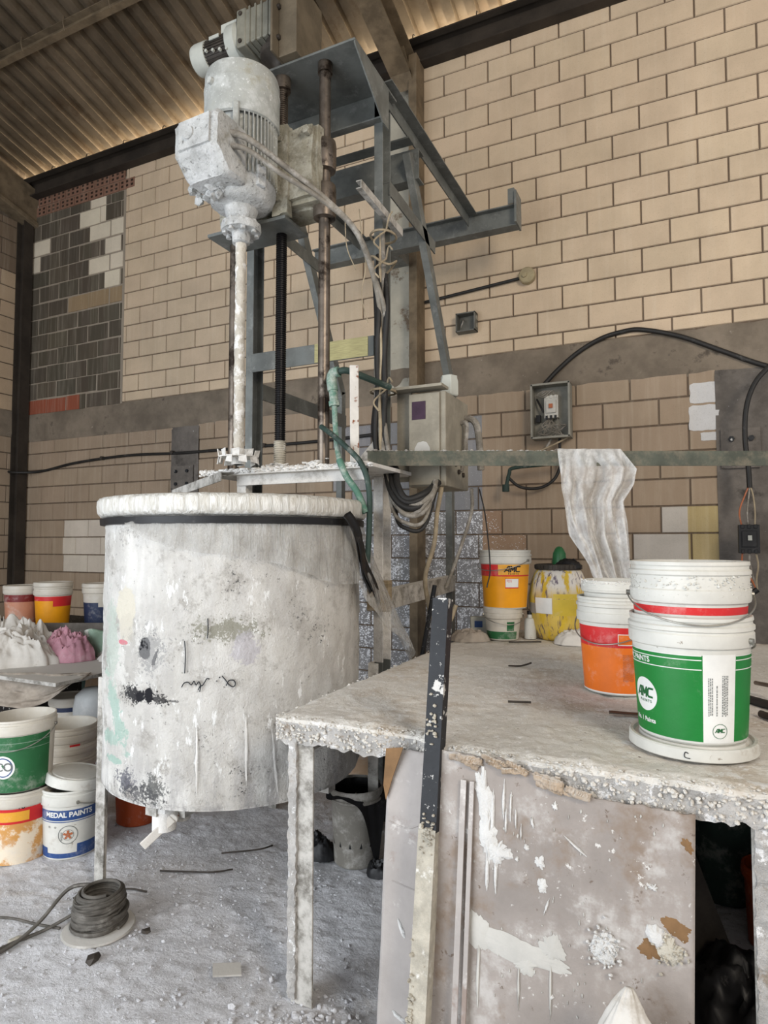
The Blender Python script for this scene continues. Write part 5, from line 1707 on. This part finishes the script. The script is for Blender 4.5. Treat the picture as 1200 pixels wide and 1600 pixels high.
# ------------------------------------------------------------ on the back wall
eb = thing('breaker_box', 'open grey breaker box on the wall above the rail', 'breaker box', (-1.0, 5.45, 2.4), world=True)
def ebox(bm):
    x0, x1, z0, z1, y0, y1 = -1.15, -.835, 2.43, 2.885, 5.34, 5.485
    bx(bm, x0, x1, y1 - .004, y1, z0, z1)
    for a in (x0, x1 - .004):
        bx(bm, a, a + .004, y0, y1, z0, z1)
    for a in (z0, z1 - .004):
        bx(bm, x0, x1, y0, y1, a, a + .004)
    bx(bm, x0 - .004, x0 + .012, y0 - .004, y0, z0, z1)
    bx(bm, x1 - .012, x1 + .004, y0 - .004, y0, z0, z1)
    bx(bm, x0, x1, y0 - .004, y0, z0 - .004, z0 + .012)
    bx(bm, x0, x1, y0 - .004, y0, z1 - .012, z1 + .004)
mpart('enclosure', ebox, M['box_grey'], eb, smooth=False)
def brk(bm, x, y, z, wd=.115, h=.19):
    bx(bm, x - wd / 2, x + wd / 2, y - .05, y + .03, z - h / 2, z + h / 2)
    bx(bm, x - wd * .35, x + wd * .35, y - .065, y - .05, z - h * .28, z + h * .28)
    for k in (-1, 0, 1):
        for s in (1, -1):
            bx(bm, x + k * wd * .31 - .011, x + k * wd * .31 + .011, y - .056, y - .04, z + s * h * .44 - .014, z + s * h * .44 + .014)
b_ = mpart('circuit_breaker', lambda bm: brk(bm, -.995, 5.455, 2.70), M['breaker'], eb, smooth=False, bevel=.003)
mpart('breaker_toggle', lambda bm: (bx(bm, -1.01, -.98, 5.375, 5.395, 2.685, 2.72)), M['ink_brown'], b_, smooth=False)
mpart('terminal_slot', lambda bm: [bx(bm, -.995 + k * .036 - .009, -.995 + k * .036 + .009, 5.395, 5.41, 2.595, 2.625) for k in (-1, 0, 1)], M['black'], b_, smooth=False)
wr = random.Random(4)
def wend(bm, k):
    if k < 12:
        a = V((-.995 + wr.uniform(-.05, .05), 5.43, 2.60))
        tube(bm, [a, a + V((wr.uniform(-.06, .06), -.05, -.06)), a + V((wr.uniform(-.1, .12), -.04, wr.uniform(-.12, -.06))), a + V((wr.uniform(-.12, .14), -.01, -.15))], .0045, 5, 4)
    else:
        k -= 12
        tube(bm, [(-1.03 + k * .02, 5.42, 2.79), (-1.04 + k * .02, 5.38, 2.83), (-1.09 + k * .015, 5.39, 2.82 - k * .012), (-1.13 + k * .01, 5.42, 2.80)], .005, 5, 4)
for k in range(16):
    mpart('wire', lambda bm: wend(bm, k), M['cable_grey'], eb)
mpart('inside_wire', lambda bm: (tube(bm, [(-1.12, 5.44, 2.78), (-1.08, 5.42, 2.70), (-1.06, 5.42, 2.66)], .008, 6, 4), bx(bm, -1.125, -1.09, 5.42, 5.46, 2.58, 2.64)), M['black'], eb)
hose('supply_cable', [(-1.06, 5.42, 2.89), (-.94, 5.45, 3.02), (-.78, 5.465, 3.15), (-.6, 5.465, 3.24), (-.43, 5.465, 3.275), (-.28, 5.465, 3.27), (0, 5.465, 3.175), (.3, 5.465, 3.015), (.6, 5.465, 2.86), (1.2, 5.465, 2.62), (2.2, 5.465, 2.5), (3.8, 5.465, 2.45)], .019, M['cable_black'], 'thick black cable arching over the breaker box on the wall', 'cable')
for k, (pts, r, m, lb) in enumerate((([(-1.0, 5.42, 2.43), (-1.05, 5.40, 2.33), (-1.09, 5.40, 2.25)], .010, 'cable_grey', 'grey cable slanting from the underside of the breaker box'), ([(-.93, 5.42, 2.43), (-.93, 5.41, 2.3), (-.93, 5.41, 2.2)], .012, 'cable_black', 'black cable dropping straight from the breaker box'), ([(-.87, 5.42, 2.43), (-.96, 5.38, 2.38), (-1.08, 5.38, 2.33), (-1.2, 5.4, 2.28)], .008, 'cable_tan', 'tan cable curving left under the breaker box'), ([(-1.35, 5.3, 2.12), (-1.25, 5.35, 2.03), (-1.1, 5.4, 2.02), (-.98, 5.42, 2.09), (-.92, 5.43, 2.22)], .013, 'cable_black', 'black cable sagging in a curve under the breaker box'))):
    hose('wall_cable', pts, r, M[m], lb, 'cable')
gbr = NB()
tube(gbr, [(-1.36, 5.3, 2.02), (-1.33, 5.3, 2.14), (-1.30, 5.3, 2.185), (-1.1, 5.3, 2.20), (-.9, 5.32, 2.21)], .016, 8, 5)
cyl(gbr, (-1.36, 5.3, 2.05), (-1.36, 5.3, 1.99), .03, n=10)
tag(obj('pipe_bend', gbr, M['hose_dark'], ang=60), 'dark green bent pipe on the wall under the breaker box', 'pipe')
jb = thing('junction_box', 'small square open junction box on the upper wall', 'junction box', (-1.74, 5.47, 3.53), world=True)
def jbx(bm):
    x0, x1, z0, z1, y0, y1 = -1.83, -1.65, 3.45, 3.62, 5.40, 5.492
    bx(bm, x0, x1, y1 - .004, y1, z0, z1)
    for a in (x0, x1 - .01):
        bx(bm, a, a + .01, y0, y1, z0, z1)
    for a in (z0, z1 - .01):
        bx(bm, x0, x1, y0, y1, a, a + .01)
mpart('box', jbx, M['box_inside'], jb, smooth=False)
for q in (0, 1):
    mpart('knockout', lambda bm: cyl(bm, (-1.65, 5.445, 3.50 + q * .07), (-1.644, 5.445, 3.50 + q * .07), .022, n=14), M['box_grey'], jb)
mpart('loose_wire', lambda bm: tube(bm, [(-1.79, 5.48, 3.58), (-1.77, 5.43, 3.55), (-1.79, 5.43, 3.50)], .006, 5, 4), M['cable_grey'], jb)
cd = thing('conduit', 'dark horizontal conduit with a round beige cap on the wall', 'conduit', (-1.2, 5.45, 3.85), world=True)
mpart('pipe', lambda bm: cyl(bm, (-2.15, 5.465, 3.80), (-1.22, 5.465, 3.87), .014, n=10), M['cable_black'], cd)
mpart('round_cap', lambda bm: (lathe(bm, [(.0, 0), (.06, 0), (.07, .008), (.07, .055), (.062, .065), (0, .068)], 30, mat=Matrix.Translation((-1.195, 5.49, 3.875)) @ Matrix.Rotation(rad(90), 4, 'X'), cap0=False, cap1=False), cyl(bm, (-1.21, 5.425, 3.87), (-1.21, 5.41, 3.87), .02, n=12)), M['pvc'], cd)
hose('wall_cable', [(-8, 5.44, 2.53), (-7.72, 5.30, 2.46), (-7.4, 5.465, 2.47), (-6.76, 5.465, 2.545), (-5.9, 5.465, 2.585), (-5.03, 5.465, 2.565), (-4.1, 5.465, 2.57), (-3.3, 5.465, 2.575), (-2.6, 5.465, 2.6)], .016, M['cable_black'], 'long black cable clipped along the wall behind the tank', 'cable')
for x in (-6.3, -5.2, -3.95):
    tag(obj('cable_clip', (lambda q: (cyl(q, (x, 5.49, 2.577), (x, 5.44, 2.577), .022, n=8), q)[1])(NB()), M['gear_dark']), {-6.3: 'cable clip nearest the far corner on the long wall cable', -5.2: 'cable clip at the plaster strip on the long wall cable', -3.95: 'cable clip just left of the smooth guide rod on the wall cable'}[x], 'clip')
sk = thing('wall_plate', 'grey square plate with four bolts on the plaster strip', 'wall plate', (-5.1, 5.47, 2.25), world=True)
mpart('plate', lambda bm: bx(bm, -5.22, -4.90, 5.462, 5.474, 2.16, 2.42), M['plaster_dark'], sk, smooth=False)
for (x, z) in ((-5.14, 2.22), (-5.14, 2.36), (-4.98, 2.22), (-4.98, 2.36)):
    mpart('bolt', lambda bm: cyl(bm, (x, 5.463, z), (x, 5.445, z), .02, n=6), M['black_iron'], sk)
sk = thing('wall_plate', 'grey square plate with bolts behind the hanging breaker', 'wall plate', (.38, 5.47, 2.2), world=True)
mpart('plate', lambda bm: bx(bm, .26, .52, 5.458, 5.472, 2.12, 2.42), M['plaster_dark'], sk, smooth=False)
for (x, z) in ((.33, 2.2), (.33, 2.34), (.46, 2.2), (.46, 2.34)):
    mpart('bolt', lambda bm: cyl(bm, (x, 5.459, z), (x, 5.435, z), .022, n=6), M['black_iron'], sk)
hb = thing('hanging_breaker', 'black circuit breaker hanging on its wires at the right wall pier', 'breaker', (.42, 5.2, 1.5), world=True)
mpart('breaker_body', lambda bm: brk(bm, .405, 5.20, 1.585, .13, .20), M['black'], hb, smooth=False, bevel=.003)
mpart('toggle', lambda bm: bx(bm, .395, .42, 5.12, 5.135, 1.575, 1.61), M['gear_light'], hb, smooth=False)
def hw(bm, dx, up):
    if up:
        tube(bm, [(.405 + dx, 5.2, 1.67), (.40 + dx * 1.2, 5.19, 1.78), (.415 + dx * .6, 5.2, 1.9), (.42, 5.2, 1.97)], .006, 5, 5)
    else:
        tube(bm, [(.405 + dx, 5.2, 1.50), (.41 + dx * 1.2, 5.19, 1.40), (.43 + dx * .4, 5.2, 1.3), (.45, 5.2, 1.22)], .006, 5, 5)
for dx, mm in ((-.04, 'ink_brown'), (0, 'cable_grey'), (.04, 'cable_tan')):
    for up in (0, 1):
        mpart('wire', lambda bm: hw(bm, dx, up), M[mm], hb)
mpart('feed_cable', lambda bm: tube(bm, [(.42, 5.2, 1.95), (.415, 5.2, 2.1), (.40, 5.2, 2.3), (.41, 5.2, 2.5), (.45, 5.2, 2.65), (.52, 5.2, 2.76), (.65, 5.2, 2.86), (.9, 5.28, 2.92), (1.4, 5.40, 2.86), (2.2, 5.46, 2.75), (3.8, 5.465, 2.7)], .018, 10, 6), M['cable_black'], hb)
mpart('white_sleeve', lambda bm: cyl(bm, (.413, 5.2, 2.14), (.409, 5.2, 2.205), .027, n=12), M['white_pail'], hb)
mpart('taped_joint', lambda bm: tube(bm, [(.45, 5.2, 1.23), (.40, 5.19, 1.19), (.34, 5.18, 1.13)], .02, 8, 4), M['black'], hb)

# ------------------------------------------------------------ floor things left of and under the tank
op2, R = pail('orange stained paint pail on the floor under the old green pail', (-3.06, 2.20, 0), h=.345, rt=.15, rb=.135, m='old_white_pail', skirt=.07, bands=((.004, .20, -200, 20, 'orange_crust'), (.20, .272, -200, 20, 'pail_red'), (.212, .258, -72, -20, 'label_amber', 'amber_box', .0012)))
gp2, R = pail('old green paint pail with a pale ring logo on the orange pail', (-3.05, 2.195, .345), h=.345, rt=.152, rb=.138, skirt=.075, m='old_white_pail', bands=((.004, .268, -200, 20, 'pail_green_old'),), handle=(-150, .09, .9), tilt=(0, -2))
rd = obj('ring_logo', roundel(R, rad(-68), .125, .055), M['label_white'], gp2)
obj('ring', roundel(R, rad(-68), .125, .046, .041, .0018), M['label_blue'], rd)
arc_text('CO', .055, R, rad(-66), .125, M['ink_grey'], rd, .0008, d=.002)
for z in (.235, .205):
    obj('pale_line', wrap(R, z, z + .002, rad(-200), rad(20), .0012), M['mint'], gp2)
arc_text('18', .05, lambda z: .153, rad(-34), .285, M['ink'], op2, 0, name='handwriting', sx=.7)
mp, R = pail('white pail with blue bands and round emblem beside the tank leg', (-2.865, 2.345, 0), h=.335, rt=.142, rb=.128, skirt=.075, m='white_pail', bands=((.012, .035, -140, 60, 'label_blue', 'blue_band'), (.035, .06, -140, -92, 'label_blue', 'blue_band'), (.03, .075, -28, 60, 'label_blue', 'blue_band'), (.195, .245, -140, 60, 'label_blue', 'blue_band'), (.186, .190, -140, 60, 'label_blue', 'blue_line')), handle=(-30, .05, .9))
arc_text('MEDAL PAINTS', .034, R, rad(-46), .2225, M['label_white'], mp, .0012, d=.0014)
em = obj('emblem_ring', roundel(R, rad(-46), .125, .045, .042, .0012), M['ink_grey'], mp)
obj('emblem_ring', roundel(R, rad(-46), .125, .026, .0245, .0012), M['ink_grey'], mp)
def emb(bm):
    for i in range(5):
        a = rad(90 + 72 * i)
        for k in range(2):
            q = .008 + .009 * k
            aa = rad(-46) + q * math.cos(a) / R(.125)
            z = .125 + q * math.sin(a)
            cyl(bm, ((R(z)) * math.cos(aa), R(z) * math.sin(aa), z), ((R(z) + .0025) * math.cos(aa), (R(z) + .0025) * math.sin(aa), z), .0055, n=8)
mpart('emblem_figure', emb, M['ink_brown'], mp)
arc_text('o    o', .02, R, rad(-78), .165, M['ink_grey'], mp, 0, d=.0012)
fine(R, rad(-60), .10, .14, 2, 4, 'ink_grey', mp)
loose_lid('dusty white lid lying askew on the blue banded pail', (-2.855, 2.355, .336), .146, 'white_pail', rot=(-7, 7, 0), h=.05)
rp, R = pail('dark red paint pail on the floor holding two nested white pails', (-3.25, 2.62, 0), h=.345, rt=.148, rb=.133, m='old_white_pail', skirt=.06, bands=((.005, .282, -200, 60, 'pail_maroon'),))
wp1, R = pail('lower white pail nested in the dark red pail', (-3.25, 2.62, .075), h=.345, rt=.150, rb=.132, m='old_white_pail', skirt=.05)
wp2, R = pail('empty white pail with red print nested topmost behind the old green pail', (-3.25, 2.62, .175), h=.345, rt=.150, rb=.132, m='old_white_pail', skirt=.085, bands=((.235, .256, -35, -15, 'pail_red', 'red_print', .0065),))
pail('grey lidded pail with a dark stripe behind the nested white pails', (-4.33, 3.50, 0), h=.37, rt=.138, rb=.125, m='old_white_pail', skirt=.05, lid='old_white_pail', bands=((.285, .318, -200, 60, 'pail_navy'),))
bm = NB()
lathe(bm, [(0, .0), (.13, .0), (.15, .05), (.155, .35), (.14, .44), (.09, .49), (0, .50)], 40, cap0=False, cap1=False)
for v in bm.verts:
    v.co += noise.noise_vector(v.co * 6) * .012
o = obj('grey_sack', bm, M['sack_grey'], ang=70)
o.location = (-3.95, 3.42, 0)
tag(o, 'round topped pale grey sack beside the tank', 'sack')
bm = NB()
lathe(bm, [(0, .0), (.13, .0), (.16, .06), (.165, .40), (.15, .50), (.08, .57), (0, .585)], 40, cap0=False, cap1=False)
for v in bm.verts:
    v.co += noise.noise_vector(v.co * 6) * .015
o = obj('peach_sack', bm, M['peach_sack'], ang=70)
o.location = (-4.27, 3.80, 0)
tag(o, 'peach coloured sack standing behind the pale grey sack', 'sack')
# low bench with rags
bn = thing('low_bench', 'low dusty bench carrying the heap of white rags', 'bench', (-4.6, 3.55, 0), world=True)
mpart('bench_top', lambda bm: (bx(bm, -5.6, -3.85, 3.0, 3.69, .59, .615), bx(bm, -5.0, -3.85, 3.69, 4.3, .59, .615)), M['grey_steel_dusty'], bn, smooth=False)
for x, y in ((-5.55, 3.05), (-3.9, 3.9), (-4.95, 4.25), (-3.9, 4.25)):
    mpart('leg', lambda bm: bx(bm, x - .025, x + .025, y - .025, y + .025, 0, .59), M['gear_dark'], bn, smooth=False)
bm = NB()
bx(bm, -4.75, -4.0, 3.95, 4.25, 0, .5)
bx(bm, -4.77, -3.98, 3.93, 4.27, .42, .46)
tag(obj('green_crate', bm, M['hose_dark'], smooth=False, bevel=.01), 'dark green crate in the shade under the low bench', 'crate')
rag('rag_heap', 'big heap of crumpled white rags on the low bench', 'rags', (-4.98, 3.36, .612), .56, .33, .20, 'cloth', 21, 200, rot=25, amp=.95)
def drape(bm):
    def fn(u, v):
        r = -3.25 + 1.15 * u
        wd = 4.62 - .10 * v + .03 * math.sin(u * 14 + v * 3) * v + .05 * fbm((u * 4, v * 3, 2), 1.3, 3)
        ln = .26 * (1 - abs(u - .42) * 1.3) + .05 * math.sin(u * 11)
        z = .63 - max(.02, ln) * v ** .8
        return V((r * .9048 - wd * .4258, r * .4258 + wd * .9048, z))
    grid(bm, 70, 24, fn)
bm = NB()
drape(bm)
tag(obj('hanging_cloth', bm, M['cloth_grey'], ang=80, solid=.003), 'greyish cloth hanging off the front of the low bench', 'cloth')
rag('pink_bag', 'crumpled pink plastic bag lying beside the rag heap', 'bag', (-4.52, 3.62, .616), .20, .13, .20, 'pink', 33, 60, rot=25, amp=.6)
rag('rag', 'flat white rag on the bench right of the pink bag', 'rag', (-4.10, 3.86, .616), .24, .16, .09, 'cloth', 41, 60, rot=25, amp=.6)
bm = NB()
def mb(u, v):
    return V(((u - .5) * .22, .03 * math.sin(u * 5 + v * 4), v * .22 + .01 * math.sin(u * 8)))
grid(bm, 16, 14, mb)
o = obj('mint_bag', bm, M['mint'], ang=80, solid=.03)
o.location, o.rotation_euler = (-4.42, 3.83, .615), (rad(-8), 0, rad(25))
tag(o, 'mint green printed bag leaning behind the pink bag', 'bag')
bm = NB()
box(bm, (0, 0, .13), (.72, .018, .26))
o = obj('grey_sheet', bm, M['plaster_dark'], smooth=False)
o.location, o.rotation_euler = (-4.66, 3.90, .616), (0, 0, rad(25))
tag(o, 'upright grey splattered sheet at the back of the low bench', 'sheet')
bm = NB()
bx(bm, -6.0, -5.06, 3.75, 4.55, .0, .80)
bx(bm, -6.02, -5.02, 3.72, 4.6, .80, .825)
bx(bm, -5.02, -4.74, 4.10, 4.6, .80, .825)
mm = mat('speckled_black', srgb(40, 36, 34), .8, 0, var=.3, vs=6, spots=((srgb(214, 210, 204), 30, .63, .66),), top=False)
tag(obj('black_stand', bm, mm, smooth=False), 'black speckled stand carrying three paint pails by the end wall', 'stand')
RK = .828
pail('salmon paint pail on the black stand, leftmost of its three', (-5.52, 3.93, RK), h=.33, rt=.145, rb=.128, m='old_white_pail', skirt=.06, lid='old_white_pail', bands=((.005, .20, -200, 60, 'pail_salmon'), (.20, .265, -200, 60, 'pail_maroon')))
pail('yellow lidded paint pail in the middle of the black stand', (-5.17, 3.98, RK), h=.365, rt=.15, rb=.132, m='old_white_pail', skirt=.10, lid='old_white_pail', bands=((.005, .22, -200, 60, 'pail_yellow'), (.22, .258, -200, 60, 'pail_red'), (.17, .258, -38, 60, 'pail_red', 'red_patch', .001)))
pail('navy blue and white paint pail on the black stand, nearest the tank', (-4.92, 4.28, RK), h=.345, rt=.148, rb=.13, m='old_white_pail', skirt=.075, lid='old_white_pail', bands=((.005, .15, -200, 60, 'pail_navy'), (.15, .19, -200, -48, 'pail_navy')), handle=(-30, .06, .9))
pail('red rimmed pail half hidden behind the old green pail', (-3.72, 2.66, 0), h=.42, rt=.17, rb=.15, m='pail_maroon', skirt=.06, lid='cloth_grey')
# under the tank
pail('orange brown pail under the tank by the outlet valve', (-2.83, 2.75, 0), h=.37, rt=.128, rb=.112, m='pail_orange_dark', skirt=.06)
sbk, R = pail('grey bucket with black liner under the table edge', (-1.50, 2.86, 0), h=.345, rt=.122, rb=.105, m='bucket_grey', skirt=.02, name='lined_bucket', cat='bucket')
def liner(bm):
    def fn(u, v):
        t = 2 * PI * u
        if v < .5:
            k = v / .5
            r, z = .108 + .004 * k, .10 + .25 * k
        else:
            k = (v - .5) / .5
            q = max(0, math.cos(t - rad(-20)))
            r, z = .116 + .034 * k, .356 - (.025 + .012 * math.sin(t * 5) + .31 * q ** 14) * k
        r += .003 * math.sin(t * 13)
        return V((r * math.cos(t), r * math.sin(t), max(.003, z)))
    grid(bm, 90, 20, fn)
mpart('black_liner', liner, M['black'], sbk, ang=80)
pail('brown stained pail in the shade behind the lined bucket', (-1.72, 3.42, 0), h=.42, rt=.15, rb=.13, m='peach_sack', skirt=.06)
rag('black_bag', 'limp black bag on the floor beside the lined bucket', 'bag', (-1.68, 2.82, .001), .09, .07, .10, 'black', 51, 40)
rag('black_bag', 'black liner scrap on the floor right of the lined bucket', 'bag', (-1.33, 2.78, .001), .07, .05, .07, 'black', 57, 40)
# things in the gap right of the board, coloured dark to stand for shade
pail('green pail inside the table gap, coloured dark to look shaded', (.12, 3.3, 0), h=.44, rt=.15, rb=.13, m='hose_dark', skirt=.05, lid='cloth_grey')
pail('small amber pail low down inside the table gap', (.27, 2.95, 0), h=.30, rt=.09, rb=.08, m='pail_orange_dark', skirt=.05)
bm = NB()
box(bm, (0, 0, .28), (.22, .01, .56), rx=rad(-8))
o = obj('leaning_plank', bm, M['gear_dark'], smooth=False)
o.location, o.rotation_euler = (.04, 2.6, .0), (0, rad(-18), rad(30))
tag(o, 'short plank leaning in the table gap, its colour darkened as shade', 'plank')
rag('black_bag', 'black bag added to darken the floor inside the table gap', 'bag', (.16, 2.35, .001), .26, .34, .22, 'black', 63, 50)  # made-up bag, put here to darken the bright floor
# cable coil on the floor
cl = thing('cable_coil', 'coil of dusty grey cable lying on the floor before the tank leg', 'cable coil', (-2.19, 1.935, 0), world=True)
def coil(bm):
    pts = []
    r = random.Random(2)
    for k in range(15):
        z = .020 + .0085 * k
        rr = .096 - .022 * (k / 14) ** 2 + r.uniform(-.009, .009)
        ox, oy = r.uniform(-.006, .006), r.uniform(-.006, .006)
        for i in range(12):
            t = 2 * PI * i / 12
            pts.append((-2.19 + ox + rr * math.cos(t), 1.935 + oy + rr * math.sin(t), z + .0085 * i / 12))
    tube(bm, pts, .0075, 6, 3)
    r2 = random.Random(5)
    for k in range(10):
        z = .02 + .012 * k
        ring = [(-2.19 + (.102 - .02 * (k / 9) ** 2 + r2.uniform(-.004, .004)) * math.cos(t), 1.935 + .1 * math.sin(t), z + .008 * math.sin(t * 2 + k)) for t in [2 * PI * i / 12 for i in range(13)]]
        tube(bm, ring, .0055, 6, 3)
mpart('windings', coil, M['coil'], cl, ang=60)
def tails(bm, k):
    if k == 0:
        tube(bm, [(-2.25, 1.96, .14), (-2.33, 1.90, .13), (-2.36, 1.80, .05), (-2.37, 1.70, .014), (-2.38, 1.58, .01), (-2.36, 1.46, .01), (-2.33, 1.3, .01)], .0075, 6, 6)
    elif k == 1:
        tube(bm, [(-2.28, 1.88, .05), (-2.34, 1.80, .016), (-2.39, 1.68, .01), (-2.40, 1.55, .01), (-2.38, 1.42, .01), (-2.36, 1.28, .01)], .0065, 6, 6)
    else:
        tube(bm, [(-2.30, 1.84, .012), (-2.42, 1.82, .010), (-2.56, 1.80, .010), (-2.75, 1.72, .01)], .005, 6, 6)
for k in range(3):
    mpart('loose_end', lambda bm: tails(bm, k), M['coil'], cl, ang=60)
mpart('base_disc', lambda bm: lathe(bm, [(0, .001), (.135, .001), (.14, .006), (.135, .012), (0, .014)], 40, (-2.175, 1.92, 0), cap0=False, cap1=False), M['grey_steel_dusty'], cl)
# scattered scraps on the floor
twigs = [((-2.28, 2.36), (-2.05, 2.44), (-1.98, 2.52), 'thin bent twig on the floor below the tank'), ((-2.45, 2.02), (-2.30, 2.16), (-2.2, 2.2), 'curved twig on the floor right of the tank leg'), ((-2.13, 2.62), (-1.98, 2.72), (-1.95, 2.8), 'small dark twig on the floor behind the bent twig'),
         ((-1.62, 1.42), (-1.58, 1.52), (-1.55, 1.6), 'pale stick on the floor left of the table leg'), ((-1.88, 1.28), (-1.84, 1.4), (-1.82, 1.5), 'straight stick on the floor nearest the camera')]
for a, b, c, lb in twigs:
    hose('twig', [(*a, .008), (*b, .014), (*c, .006)], .004, M['gear_dark'], lb, 'twig', n=5)
chips = [(-1.53, 1.92, .05, .045, 'flat grey scrap of sheet on the floor left of the table leg', 'grey_steel_dusty'), (-2.40, 1.72, .02, .02, 'small round pebble of dried paint left of the cable coil', 'cream_crust'), (-1.60, 1.50, .02, .016, 'lump of dried paint on the floor near the table leg', 'cream_crust'), (-2.03, 1.77, .028, .012, 'dark flat lump on the floor in front of the cable coil', 'gear_dark'), (-1.98, 1.98, .02, .012, 'dark crumb on the floor right of the cable coil', 'gear_dark')]
for x, y, a, b, lb, m in chips:
    bm = NB()
    if a > .04:
        box(bm, (0, 0, .012), (.10, .07, .006), ry=.12)
    else:
        lumps(bm, lambda r: (0, 0, .004), 1, a, a, int(abs(x) * 100), .6)
    o = obj('floor_scrap', bm, M[m], smooth=a < .04)
    o.location, o.rotation_euler = (x, y, .004), (0, 0, rad(40))
    tag(o, lb, 'scrap')
bm = NB()
lumps(bm, lambda r: (r.uniform(-3.0, -.9), r.uniform(1.2, 2.7), .0), 1400, .002, .008, 77, .7)
lumps(bm, lambda r: (r.gauss(-1.1, .12), r.gauss(1.78, .07), .004), 300, .003, .012, 78, .8)
tag(obj('powder_crumbs', bm, M['floor']), 'loose crumbs of dried powder scattered over the floor', 'crumbs', kind='stuff')
